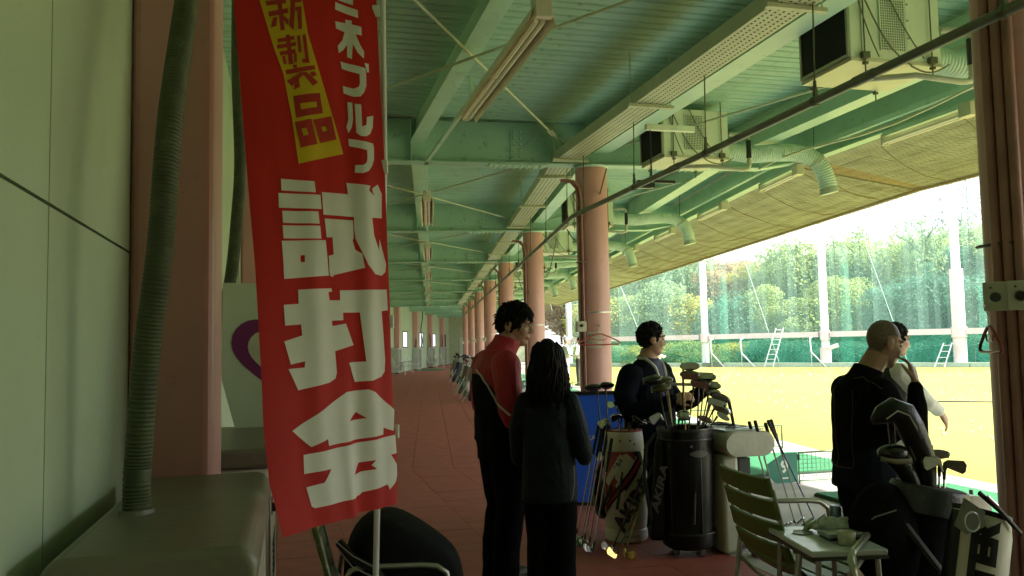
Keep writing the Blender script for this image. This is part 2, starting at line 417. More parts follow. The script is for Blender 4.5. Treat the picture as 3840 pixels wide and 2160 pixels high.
# canopy: sloping beige soffit boards under the eave with wire mesh below
can = MB()
for k in (0, 1): run(can, [(2.965, 3.80), (4.6, 3.50), (4.6, 3.62), (2.965, 3.92)], k, None, 33 if k else None)
canopy = can.build('canopy', M('canopy_top', (.33, .27, .15), .8)); tag(canopy, kind='structure')
bd = MB()
nb = 5
for i in range(nb):
    for j in range(26):
        s0 = -16 + j * .62
        t0 = 2.97 + 1.62 * i / nb; t1 = 2.97 + 1.62 * (i + 1) / nb - .005
        if s0 + .6 > -t1 * TM: continue
        z0 = 3.795 - (t0 - 2.965) * .183; z1 = 3.795 - (t1 - 2.965) * .183
        dz = random.uniform(-.004, .0)
        bd.hexa([S(0, s0, t0, z0 - .012 + dz), S(0, s0, t1, z1 - .012 + dz), S(0, s0 + .614, t1, z1 - .012 + dz), S(0, s0 + .614, t0, z0 - .012 + dz)], [S(0, s0, t0, z0), S(0, s0, t1, z1), S(0, s0 + .614, t1, z1), S(0, s0 + .614, t0, z0)])
tag(bd.build('soffit_board', BEIGE, canopy), kind='stuff')
bd = MB()
for i in range(nb):
    for j in range(54):
        s0 = .45 + j * .6; t0 = 2.97 + 1.62 * i / nb; t1 = 2.97 + 1.62 * (i + 1) / nb - .005
        z0 = 3.795 - (t0 - 2.965) * .183; z1 = 3.795 - (t1 - 2.965) * .183; dz = random.uniform(-.004, 0)
        bd.hexa([S(1, s0, t0, z0 - .012 + dz), S(1, s0, t1, z1 - .012 + dz), S(1, s0 + .594, t1, z1 - .012 + dz), S(1, s0 + .594, t0, z0 - .012 + dz)], [S(1, s0, t0, z0), S(1, s0, t1, z1), S(1, s0 + .594, t1, z1), S(1, s0 + .594, t0, z0)])
tag(bd.build('soffit_board_beyond', BEIGE, canopy), kind='stuff')
# sagging wire mesh slung under the canopy
wm = M('wire_mesh', (.30, .25, .13), .6, var=.2)
def sag(k, s, t):
    tt = (t - 2.9) / 1.75
    return S(k, s, t, 3.725 - (t - 2.965) * .183 - .10 * math.sin(math.pi * min(1, max(0, tt))) * (.7 + .5 * noise.noise(Vector((s * .9, t, k)))) + .02 * noise.noise(Vector((s * 3, t * 3, 1))))
net = MB()
def wire(p, q, r=.0022):
    d = (q - p).normalized(); sd_ = d.cross(Vector((0, 0, 1))).normalized() * r
    net.add([p - sd_, p + sd_, q + sd_, q - sd_], [(0, 1, 2, 3)])
    net.add([p - Vector((0, 0, r)), p + Vector((0, 0, r)), q + Vector((0, 0, r)), q - Vector((0, 0, r))], [(0, 1, 2, 3)])
for k, sa, sb in ((0, -9, -.2), (1, .2, 14)):
    cs = .075 if k == 0 else .12
    ns = int((sb - sa) / cs); ntt = int(1.75 / cs)
    for i in range(ns):
        for j in range(ntt):
            s0, t0 = sa + i * cs, 2.9 + j * cs; o_ = cs / 2 if j % 2 else 0
            o2 = 0 if j % 2 else cs / 2
            wire(sag(k, s0 + o_, t0), sag(k, s0 + o_ + (o2 - o_), t0 + cs)); wire(sag(k, s0 + o_, t0), sag(k, s0 + o_ + (cs / 2 if not j % 2 else cs / 2), t0 + cs)) if not j % 2 else wire(sag(k, s0 + o_, t0), sag(k, s0 + cs, t0 + cs))
tag(net.build('wire_mesh', wm, canopy), kind='stuff')
# drooping cables and ties under the canopy
tieb = MB()
for k, sa, sb, st in ((0, -9, -.3, 1.3), (1, .4, 32, 1.6)):
    s = sa
    while s < sb:
        p = [sag(k, s + .5 * q / 6, 3.0 + 1.35 * q / 6) - Vector((0, 0, .012 + .03 * math.sin(math.pi * q / 6))) for q in range(7)]
        tieb.tube(p, .006, 5); s += st * random.uniform(.8, 1.2)
tieb.build('mesh_tie', M('tie_dark', (.20, .16, .085), .7), canopy)
# eave trim with ragged white edge
et = MB()
for k in (0, 1): run(et, rect(4.605, 4.66, 3.45, 3.64), k, None, 33 if k else None)
et.build('eave_trim', M('eave_trim', (.36, .31, .18), .6), canopy)
# ---- tie rods
def rods(k, s0, s1, ta, tb, z, label_):
    o = thing('tie_rod', label_, 'tie rod', S(k, s0, ta, z), 0, 'crossed tie rods under the roof')
    base = S(k, s0, ta, z)
    a_, b_ = Vector((0, 0, 0)), S(k, s1, tb, z) - base
    MB().tube([a_, b_], .013, 6).build('rod', ROD, o)
    d = (b_ - a_).normalized(); c = b_ - d * .9
    tb_ = MB(); sd_ = d.cross(Vector((0, 0, 1))) * .028
    tb_.tube([c - sd_, c + d * .26 - sd_], .008, 5); tb_.tube([c + sd_, c + d * .26 + sd_], .008, 5); tb_.tube([c - sd_, c + sd_], .011, 5); tb_.tube([c + d * .26 - sd_, c + d * .26 + sd_], .011, 5)
    tb_.build('turnbuckle', ROD, o)
BAYS = [(0, -6.2, -.1)] + [(1, 6 * i + .1, 6 * i + 5.9) for i in range(6)]
BN = ['nearest bay', 'second bay', 'third bay', 'fourth bay', 'fifth bay', 'sixth bay', 'seventh bay']
for i, (k, s0, s1) in enumerate(BAYS):
    rods(k, s0, s1, -4.1, -.35, 3.91, 'thin pale tie rod crossing the %s from the wall side to the columns' % BN[i])
    rods(k, s0, s1, -.35, -4.1, 3.87, 'thin pale tie rod crossing the %s from the columns to the wall side' % BN[i])
    rods(k, s1, s0, .3, 2.7, 3.93, 'thin pale tie rod over the tee deck in the %s' % BN[i])

# ---- columns
col = thing('column', '', 'column')
MB().lathe([(.2, 0), (.2, 3.68)], 40).build('shaft', PINK, col, smooth=True)
MB().lathe([(.21, 3.66), (.225, 3.685)], 40).build('cap_plate', GREENL, col, smooth=True)
MB().lathe([(.2015, 1.83), (.203, 1.832), (.203, 1.848), (.2015, 1.85)], 40, cap=False).build('steel_band', STEEL, col, smooth=True)
for j, (dx, dy, rr) in enumerate(((-.20, -.10, .020), (-.175, -.145, .017))):
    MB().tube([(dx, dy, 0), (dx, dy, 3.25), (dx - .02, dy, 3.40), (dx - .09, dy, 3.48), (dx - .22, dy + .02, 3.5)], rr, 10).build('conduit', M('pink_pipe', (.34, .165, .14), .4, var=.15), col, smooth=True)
MB().bx(-.235, -.12, -.19, -.05, 2.46, 2.475).build('pipe_clip', M('clip', (.16, .09, .07), .5), col)
sb = MB().bx(-.285, -.165, -.215, -.13, 1.60, 1.73).build('switch_box', CASE, col, bevel=.008)
MB().lathe([(.02, 0), (.018, .022), (.008, .026)], 14).build('dial', BLACKP, sb, loc=(-.225, -.215, 1.675), rot=(R(90), 0, 0))
for i, (k, s) in enumerate(COLS[1:]):
    a = A[k] if i else (A[0] + A[1]) / 2
    lab = 'round salmon pink column with conduit, %s along the open side' % ORD[i + 1]
    if i == 0: col.location = fr(k, s); col.rotation_euler = (0, 0, a); col['label'] = 'thick salmon pink column with a red hanger and a notice'; col['group'] = 'round pink columns'
    else: dup(col, fr(k, s), a, lab, 'round pink columns')
# the nearest column at the right edge
p0 = S(0, -6.3, .115)
c0 = thing('column', 'dark pink column at the right edge with two dial boxes and a notice', 'column', p0, A[0], 'round pink columns')
MB().lathe([(.2, 0), (.2, 3.68)], 48).build('shaft', PINK, c0, smooth=True)
for dx, dy, rr, zt in ((-.222, -.03, .026, 3.6), (-.205, -.085, .026, 3.6), (-.182, -.135, .027, 3.6)):
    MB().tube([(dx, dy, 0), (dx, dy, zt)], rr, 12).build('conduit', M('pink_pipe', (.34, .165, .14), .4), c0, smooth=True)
bnd = MB(); 
bnd.tube([(.236 * math.cos(a_), .236 * math.sin(a_), 1.93 ) for a_ in [R(150 + 10 * q) for q in range(20)]], (.009), 6); bnd.build('pipe_strap', M('strap', (.05, .035, .03), .5), c0)
# ================================================================== SERVICES UNDER THE ROOF
# perforated cable tray
TRAY = M('tray_paint', (.46, .50, .37), .45, var=.08, scale=4, spot=.2, spotcol=(.2, .2, .13))
for k in range(3):
    o = thing('cable_tray', 'pale perforated cable tray under the beam ' + ('over the near stretch', 'curving along the middle stretch', 'at the far end')[k], 'cable tray', S(k, 0, -.35), A[k], 'cable tray along the columns')
    e0, e1 = ends(k, -.35)
    b = MB(); b.bx(-.15, .15, e0, e1, 3.74, 3.745); b.bx(-.152, -.147, e0, e1, 3.746, 3.86); b.bx(.147, .152, e0, e1, 3.746, 3.86); b.build('tray', TRAY, o)
    h = MB(); s = max(e0, -9.5); lim = e1 if k == 0 else min(e1, 10)
    i = 0
    if k < 2:
        while s < lim:
            for q in range(5):
                t = -.11 + .055 * q; ss = s + (.022 if q % 2 else 0)
                h.add([(t - .008, ss, 3.7385), (t + .008, ss + .006, 3.7385), (t + .008, ss + .028, 3.7385), (t - .008, ss + .022, 3.7385)], [(0, 1, 2, 3)])
            s += .048
        tag(h.build('slot', DARK, o), kind='stuff')
    s = e0 + .8 if k else -14.6
    while s < e1:
        br = MB(); br.bx(-.22, .25, s - .022, s + .022, 3.705, 3.735); br.cyl((-.19, s, 3.735), (-.19, s, 4.235), .006, n=6); br.cyl((.22, s, 3.735), (.22, s, 4.235), .006, n=6); br.build('hanger_bracket', ROD, o); s += 2.4
# sprinkler pipe
for k in range(2):
    o = thing('water_pipe', 'grey steel pipe hung on rods ' + ('crossing in front of the nearest columns', 'running past the farther columns')[k], 'pipe', S(k, 0, -.25), A[k], 'pipe along the columns')
    e0, e1 = ends(k, -.25)
    MB().tube([(0, e0, 3.06), (0, e1, 3.06)], .029, 14).build('pipe', PIPE, o, smooth=True)
    s = -8.15 if k == 0 else .4
    while s < e1 - .2:
        h = MB(); h.tube([(0, s - .02, 3.06), (0, s + .02, 3.06)], .036, 12); h.box((0, s, 3.115), (.022, .03, .06)); h.tube([(0, s, 3.10), (0, s, 3.2)], .012, 6); h.tube([(0, s, 3.2), (.015, s, 3.86)], .0055, 6); h.build('pipe_hanger', M('hanger_dark', (.11, .12, .07), .5, .3), o, smooth=True); s += 1.55 if k == 0 else 2.0
    if k == 0:
        for s in (-5.55, -2.9):
            MB().tube([(0, s - .09, 3.06), (0, s + .09, 3.06)], .034, 14).build('coupling', PIPE, o, smooth=True)
# thin conduit sagging under the outer beam
MB_ = MB(); MB_.tube([S(0, -9 + .5 * i, 2.1, 3.62 + .05 * math.sin(i * .9)) for i in range(18)], .014, 6)
tag(MB_.build('conduit_run', ROD), 'thin pale conduit crossing under the beams above the tees', 'conduit')

# ---- air units
FILT = M('filter_black', (.008, .007, .012), .9, var=.3, scale=200)
au = thing('air_unit', '', 'air unit')
body = MB().bx(0, .82, 0, .62, .02, .56).build('body', OFFW, au, bevel=.006)
tr = MB().bx(-.004, .83, -.008, .63, -.012, .018).build('drip_tray', M('tray_cream', (.56, .57, .40), .4, var=.05), au, bevel=.004)
fr_ = MB(); fr_.bx(-.022, -.002, .0, .62, .02, .045); fr_.bx(-.022, -.002, 0, .62, .535, .56); fr_.bx(-.022, -.002, 0, .022, .0455, .5345); fr_.bx(-.022, -.002, .598, .62, .0455, .5345)
fo = fr_.build('filter_frame', M('alu_frame', (.34, .36, .28), .4, .3), au)
MB().bx(-.012, -.003, .0225, .5975, .046, .534).build('filter', FILT, fo)
rec = MB().bx(.27, .49, -.003, .01, .09, .49).build('grille_recess', M('grille_dark', (.018, .022, .015), .8, var=.9, scale=7), au)
gb = MB()
for i in range(12): gb.bx(.27 + .02 * i - .003, .27 + .02 * i + .003, -.012, -.006, .09, .49)
for j in range(21): gb.bx(.267, .493, -.0115, -.0055, .09 + .02 * j - .003, .09 + .02 * j + .003)
gb.bx(.262, .268, -.013, -.004, .085, .495); gb.bx(.492, .498, -.013, -.004, .085, .495)
tag(gb.build('grille_bars', OFFW, rec), kind='stuff')
pnl = MB(); pnl.bx(.505, .508, -.004, 0, .03, .55); pnl.bx(.10, .103, -.004, 0, .03, .55); 
for z in (.07, .2, .34, .47): pnl.box((.525, -.003, z), (.012, .006, .012))
pnl.build('panel_seam', M('seam', (.2, .22, .15), .6), au)
for x in (.11, .72):
    for y in (-.02, .64):
        hr = MB(); hr.cyl((x, y, -.10), (x, y, .66), .006, n=6); hr.box((x, y, -.03), (.035, .03, .02)); hr.box((x, y, .03), (.06, .05, .05)); hr.build('hanger_rod', M('hanger_dark', (.11, .12, .07)), au)
dp = MB(); dp.tube([(.3, .25, -.06), (.55, -.03, -.10), (.95, -.07, -.14), (1.02, -.07, -.13), (1.04, -.07, -.08)], .024, 10); dp.tube([(1.04, -.07, -.09), (1.04, -.07, .0)], .026, 10); dp.tube([(1.04, -.07, .21), (1.03, -.06, .27), (.98, -.04, .29), (.83, .0, .29)], .024, 10)
dpo = dp.build('drain_pipe', M('pvc', (.44, .46, .36), .4, spot=.3, spotcol=(.15, .15, .1)), au, smooth=True)
MB().tube([(1.04, -.07, .0), (1.04, -.07, .21)], .030, 12).build('insulation_sleeve', BLACKP, dpo, smooth=True)
wr = MB()
def sagw(a, b, d, n=8): 
    a, b = Vector(a), Vector(b); return [a.lerp(b, i / n) - Vector((0, 0, d * math.sin(math.pi * i / n))) for i in range(n + 1)]
wr.tube(sagw((.06, -.03, .60), (.5, -.05, -.03), .12), .007, 6); wr.tube(sagw((.02, -.025, .62), (.22, -.04, .02), .05), .006, 6); wr.tube(sagw((.3, -.03, .58), (.62, -.05, .03), .04), .006, 6); wr.tube(sagw((.5, -.04, -.03), (.85, -.05, .0), .06), .007, 6)
wr.build('cable', M('cable_grey', (.17, .18, .12), .5), au)
# flexible duct with ribs
def ribbed(path, r, pitch, amp, n=18):
    pts = [Vector(p) for p in path]; 
    # catmull-rom resample
    out = []
    P_ = [pts[0] * 2 - pts[1]] + pts + [pts[-1] * 2 - pts[-2]]
    for i in range(1, len(P_) - 2):
        p0, p1, p2, p3 = P_[i - 1:i + 3]; ln = (p2 - p1).length; m = max(2, int(ln / (pitch / 2)))
        for q in range(m):
            t = q / m; out.append(.5 * ((2 * p1) + (-p0 + p2) * t + (2 * p0 - 5 * p1 + 4 * p2 - p3) * t * t + (-p0 + 3 * p1 - 3 * p2 + p3) * t ** 3))
    out.append(pts[-1])
    return MB().tube(out, [r + (amp if i % 2 else -amp) for i in range(len(out))], n)
path = [(.83, .31, .17), (1.05, .30, .16), (1.3, .29, .14), (1.6, .27, .165), (1.92, .25, .165), (2.14, .22, .07), (2.24, .20, -.1), (2.29, .19, -.33)]
du = ribbed(path, .104, .03, .0045).build('duct', DUCT, au, smooth=True)
for (p, q) in ((path[5], path[6]), (path[6], path[7])):
    pv, qv = Vector(p), Vector(q); d = (qv - pv).normalized(); c = pv if p == path[5] else qv - d * .03
    MB().tube([c - d * .022, c + d * .022], .114, 20).build('duct_clamp', M('clamp', (.38, .44, .33), .4), du, smooth=True)
MB().tube([(2.09, .22, .15), (2.11, .22, .19), (2.13, .22, .63)], .006, 6).build('duct_hanger', M('hanger_dark', (.11, .12, .07)), au)
ACS = [(0, -4.55), (0, -1.25)] + [(1, s) for s in (4.3, 8.6, 12.7, 16.6, 20.6, 24.6, 28.6, 32.6)]
for i, (k, s) in enumerate(ACS):
    lab = 'boxy off-white air unit with black filter and flexible duct, %s from the front' % ORD[i]
    p = S(k, s, .43, 3.57)
    if i == 0: au.location = p; au.rotation_euler = (0, 0, A[0]); au['label'] = 'largest boxy air unit with black filter, beside the pink column at the right edge'; au['group'] = 'air units under the roof'
    else: dup(au, p, A[k], lab, 'air units under the roof')

# ---- lamps along the middle of the corridor
lp = thing('tube_lamp', '', 'lamp')
rf = MB()
for y0, y1 in ((0, 2.5),):
    rf.hexa([(-.055, y0, .055), (.055, y0, .055), (.055, y1, .055), (-.055, y1, .055)], [(-.055, y0, .12), (.055, y0, .12), (.055, y1, .12), (-.055, y1, .12)])
    for sg in (-1, 1):
        rf.hexa([(sg * .056, y0, .112), (sg * .06, y0, .118), (sg * .098, y0, .012), (sg * .094, y0, .006)], [(sg * .056, y1, .112), (sg * .06, y1, .118), (sg * .098, y1, .012), (sg * .094, y1, .006)])
rf.build('reflector', LAMPB, lp)
for x in (-.024, .024):
    for y in (.05, 1.27): MB().tube([(x, y, .038), (x, y + 1.18, .038)], .0155, 12).build('tube', TUBE, lp, smooth=True)
MB().bx(-.058, .058, -.06, -.002, .03, .19).build('end_cap', LAMPB, lp, bevel=.004); MB().bx(-.03, .03, 2.502, 2.53, .03, .1).build('end_cap', LAMPB, lp, bevel=.004)
MB().bx(-.02, .02, .15, .19, .121, .36).build('bracket', GREENL, lp); MB().bx(-.02, .02, 2.2, 2.24, .121, .36).build('bracket', GREENL, lp)
MIDL = [(0, -4.75)] + [(1, 1.9 + 6 * i) for i in range(6)]
for i, (k, s) in enumerate(MIDL):
    lab = 'long beige tube lamp over the corridor, %s from the front' % ORD[i]
    if i == 0: lp.location = S(k, s, -2.08, 3.56); lp.rotation_euler = (0, 0, A[k]); lp['label'] = 'long beige tube lamp right above the red banner side of the corridor'; lp['group'] = 'tube lamps over the corridor'
    else: dup(lp, S(k, s, -2.08, 3.56), A[k], lab, 'tube lamps over the corridor')
for k in range(2):
    mb = MB(); run(mb, rect(-2.10, -2.06, 3.70, 3.735), k)
    tag(mb.build('lamp_raceway', GREENL), 'thin green raceway above the lamps of the ' + ('near', 'middle')[k] + ' corridor', 'raceway', 'lamp raceways')
# strip lamps at the canopy edge
slp = thing('strip_lamp', '', 'lamp')
MB().bx(-.055, .055, -.03, .13, -.10, .04).build('ballast_box', CASE, slp, bevel=.004)
MB().bx(-.03, .03, .161, 1.27, 0, .04).build('batten', GREENL, slp)
for x in (-.035, .035): MB().tube([(x, .05, -.075), (x, 1.25, -.075)], .018, 10).build('tube', TUBE, slp, smooth=True)
MB().bx(-.05, .05, 1.251, 1.275, -.1, .02).build('end_cap', CASE, slp)
EDG = [(0, -6.0), (0, -3.2), (1, .15)] + [(1, 3.0 + 2.95 * i) for i in range(10)]
NUM = ORD + ['twelfth', 'thirteenth', 'fourteenth', 'fifteenth', 'sixteenth', 'seventeenth', 'eighteenth', 'nineteenth', 'twentieth']
for i, (k, s) in enumerate(EDG):
    lab = 'bare twin tube strip lamp at the canopy edge, %s from the right' % NUM[i]
    p = S(k, s, 2.84, 3.735)
    if i == 0: slp.location = p; slp.rotation_euler = (0, 0, A[k]); slp['label'] = lab; slp['group'] = 'strip lamps at the canopy edge'
    else: dup(slp, p, A[k], lab, 'strip lamps at the canopy edge')
# small projecting arm and black speaker-like clamp on the near tray
o = thing('ceiling_bracket', 'short pale bracket arm under the cable tray with thin black drop rod', 'bracket', S(0, -2.05, -.1, 3.66), A[0])
MB().bx(-.05, .50, -.03, .03, -.02, .04).build('arm', OFFW, o, bevel=.004)
dr = MB(); dr.cyl((0, 0, -.02), (0, 0, -.62), .008, n=6); dr.box((.0, 0, -.6), (.05, .05, .05)); dr.bx(-.16, -.02, -.025, .025, -.63, -.55); dr.bx(.02, .26, -.012, .012, -.57, -.54); dr.build('drop_rod', BLACKP, o)
# draped cables hanging between units
for i, (a, b, d) in enumerate((((0, -.8, -.1, 3.5), (1, 4.3, .4, 3.5), .5), ((1, 4.9, .3, 3.4), (1, 8.5, .4, 3.4), .55), ((1, 9.2, .3, 3.3), (1, 12.6, .4, 3.4), .5))):
    tag(MB().tube(sagw(S(*a), S(*b), d, 14), .009, 6).build('loose_cable', M('cable_dark', (.07, .08, .05), .5), None), 'dark cable sagging between air units, ' + ('beside the first inner column', 'beside the second inner column', 'beside the third inner column')[i], 'cable', 'sagging cables')

# ================================================================== LEFT SIDE: heaters, hoses, banner
def heater(label_, s, knob=True):
    o = thing('ball_heater', label_, 'heater', S(0, s, WALL + .30, 0), A[0], 'tan topped heater cabinets by the wall')
    MB().bx(-.21, .21, .012, 1.22, .06, .90).build('body', CASE, o, bevel=.02, seg=3)
    MB().bx(-.19, .19, .04, 1.19, 0, .062).build('plinth', BLACKP, o)
    ld = MB(); ld.prism([(-.235, .905), (.235, .905), (.235, .955), (.205, .995), (-.205, .995), (-.235, .955)], -.012, 1.245, lambda x, z, y: (x, y, z))
    ld.build('lid', LID, o, bevel=.022, seg=4)
    h = MB(); h.box((.212, .42, .66), (.006, .05, .09)); h.box((.222, .42, .65), (.018, .018, .045)); h.build('latch', BLACKP, o, bevel=.002)
    MB().bx(.2105, .216, .02, .045, .07, .90).build('trim', WHITEP, o); MB().bx(.2105, .216, 1.185, 1.21, .07, .90).build('trim', WHITEP, o)
    for j in range(7): MB().bx(.2105, .214, .62, 1.1, .2 + .035 * j, .215 + .035 * j).build('vent_slot', DARK, o)
    return o
heater('tan topped heater cabinet in the left foreground with a hose in its lid', -7.80)
heater('tan topped heater cabinet behind the pink pilaster carrying the heart sign', -5.80)
def hose(label_, path, r=.037):
    o = thing('flexible_hose', label_, 'hose', path[0], 0, 'dark flexible hoses on the wall')
    b = ribbed([Vector(p) - Vector(path[0]) for p in path], r, .012 if r > .035 else .03, .0014, 18); b.build('hose', HOSE, o, smooth=True)
    p0, d = Vector((0, 0, 0)), (Vector(path[1]) - Vector(path[0])).normalized()
    MB().lathe([(r + .012, -.002), (r + .010, .012)], 20).build('collar', LID, o, smooth=True)
hose('dark green ribbed hose rising from the foreground heater lid', [(-1.08, 2.41, .995), (-1.08, 2.415, 1.12), (-1.055, 2.41, 1.45), (-1.02, 2.41, 1.75), (-1.03, 2.5, 2.16), (-1.07, 2.72, 2.62), (-1.15, 3.0, 3.0), (-1.20, 3.1, 3.5), (-1.22, 3.12, 4.22)])
hose('dark ribbed hose behind the pink pilaster, half hidden by the banner', [(-1.84, 4.95, .995), (-1.80, 5.0, 1.40), (-1.73, 5.1, 1.85), (-1.70, 5.15, 2.3), (-1.70, 5.2, 2.66), (-1.72, 5.2, 3.3), (-1.73, 5.25, 4.2)])
# heart sign on the second heater
hs = thing('heart_sign', 'white board with a purple heart standing on the second heater', 'sign', (-1.44, 4.97, 1.0), A[0])
MB().prism([(-.20, 0), (.45, 0), (.50, .28), (.46, .83), (-.27, .85), (-.28, .3)], -.012, .012, lambda x, z, y: (x, y, z)).build('board', M('sign_white', (.52, .60, .45), .4, var=.03), hs, bevel=.003)
def heart(sc, n=48): 
    return [(sc * 16 * math.sin(2 * math.pi * i / n) ** 3, sc * (13 * math.cos(2 * math.pi * i / n) - 5 * math.cos(4 * math.pi * i / n) - 2 * math.cos(6 * math.pi * i / n) - math.cos(8 * math.pi * i / n))) for i in range(n)]
MB().prism([(x + .05, z + .43) for x, z in heart(.0170)], -.016, -.013, lambda x, z, y: (x, y, z)).build('heart', M('purple_print', (.16, .02, .11), .4), hs)
MB().prism([(x + .06, z + .425) for x, z in heart(.0118)], -.019, -.0165, lambda x, z, y: (x, y, z)).build('heart_middle', M('sign_inner', (.50, .50, .36), .4), hs)
MB().tube([(.02 + .03 * math.cos(t) , -.021, .47 + .018 * math.sin(t)) for t in [R(30 * i) for i in range(11)]], .005, 6).build('script', BLACKP, hs)

# banner
exec_uv = True
BIG=[[[(.2256,.3397),(.4595,.35),(.463,.3711),(.2224,.3614)]],[[(.2011,.3654),(.4965,.3765),(.4972,.4033),(.1962,.3926)]],[[(.2162,.3988),(.4714,.4075),(.4728,.4312),(.2153,.422)]],[[(.2111,.4264),(.4762,.4352),(.4773,.46),(.2097,.4511)]],[[(.1953,.4552),(.5116,.4638),(.5188,.5321),(.1916,.527)],[(.3187,.4865),(.3479,.4874),(.3445,.5002),(.3154,.4985)]],[[(.5093,.3711),(.7075,.3792),(.7006,.3566),(.8763,.3676),(.8632,.3763),(.9018,.3871),(.8884,.373),(.9389,.3657),(.9675,.385),(.9593,.4329),(.8779,.4304),(.8876,.4653),(.925,.4948),(.9346,.4739),(.9793,.5256),(.9683,.5409),(.9362,.5468),(.8774,.5415),(.821,.5218),(.7817,.495),(.7429,.4684),(.7356,.4468),(.7403,.4244),(.5091,.4143)]],[[(.516,.4218),(.7316,.4312),(.7287,.466),(.7204,.4704),(.7357,.4888),(.781,.4981),(.7949,.5267),(.5589,.5324),(.5507,.536),(.5262,.5324),(.5263,.4941),(.5651,.4927),(.5655,.4597),(.5203,.4583)]],[[(.2876,.5507),(.5324,.5571),(.5388,.5631),(.5089,.5639),(.5138,.5794),(.5954,.5826),(.5984,.5635),(.9742,.5755),(.9763,.6167),(.9239,.6164),(.941,.7129),(.9324,.7361),(.9011,.7455),(.8128,.7488),(.6874,.7458),(.6414,.706),(.6821,.7065),(.7693,.7095),(.7558,.661),(.7434,.6119),(.6139,.6072),(.6131,.6219),(.5252,.6193),(.528,.6298),(.6329,.6293),(.6865,.6734),(.5383,.6789),(.5412,.7204),(.5275,.7312),(.4812,.7366),(.2505,.7399),(.186,.696),(.3016,.6987),(.3081,.6873),(.2054,.6886),(.1687,.6436),(.2986,.6382),(.295,.6169),(.1817,.6142),(.1787,.5751),(.2857,.5774)]],[[(.1913,.8134),(.6066,.7614),(.7731,.7643),(.8253,.7717),(.9976,.8155),(.9721,.8567),(.885,.8456),(.8768,.8588),(.4339,.856),(.4295,.8425),(.3116,.8513)],[(.6191,.8187),(.6878,.8043),(.7518,.8195)]],[[(.2564,.8632),(.9878,.8647),(.983,.9008),(.9289,.9013),(.9841,.9246),(.9903,.9447),(.9621,.9567),(.9031,.9685),(.8878,.9577),(.6883,.962),(.6618,.966),(.2789,.9659),(.2584,.9608),(.2463,.9243),(.3667,.9223),(.4349,.8999),(.2474,.8988)],[(.6221,.9249),(.6746,.903),(.7861,.9034),(.7528,.9118),(.7897,.9211),(.6869,.9212)]],[[(.7036,.0039),(.8613,.0196),(.86,.0353),(.698,.0186)]],[[(.7274,-.0116),(.8304,-.0031),(.8282,.0094),(.7252,.0)]],[[(.6936,.0418),(.7659,.0448),(.7672,.0378),(.8129,.0402),(.8102,.0476),(.8794,.053),(.8791,.0706),(.8348,.0673),(.8634,.0882),(.8905,.1029),(.8853,.1166),(.8424,.1037),(.8118,.0859),(.7979,.1159),(.7649,.111),(.7692,.0876),(.7393,.0972),(.7059,.1028),(.7014,.0892),(.7387,.0777),(.7557,.0623),(.6966,.0554)]],[[(.7139,.1195),(.8697,.1333),(.8905,.1355),(.8956,.1473),(.8928,.1689),(.8742,.1824),(.844,.1906),(.7945,.19),(.7225,.1817),(.7214,.1677),(.7979,.1744),(.837,.171),(.8455,.1644),(.8461,.1468),(.7211,.1339)]],[[(.8881,.1249),(.9189,.1267),(.9174,.1436),(.9019,.1435)]],[[(.747,.1991),(.782,.2015),(.779,.2338),(.7669,.2492),(.7385,.2611),(.7272,.2485),(.745,.2333)]],[[(.7971,.2037),(.8448,.2067),(.8408,.2505),(.8743,.2471),(.882,.2316),(.9323,.2292),(.9231,.2519),(.8988,.2652),(.8692,.2698),(.8266,.2686),(.7955,.2614)]],[[(.7361,.2712),(.9161,.284),(.9231,.2913),(.9189,.3148),(.9007,.3281),(.8702,.338),(.8262,.3417),(.7663,.3387),(.772,.3241),(.8293,.3257),(.8544,.322),(.8645,.3136),(.8662,.2968),(.7369,.2856)]]]
STRIP=[[(.164,-.015),(.4649,-.0153),(.4714,.0),(.4946,.0688),(.5513,.1343),(.6907,.3002),(.3575,.3143),(.338,.2269),(.3017,.1434),(.2498,.094),(.228,.0676),(.1743,.0)]]
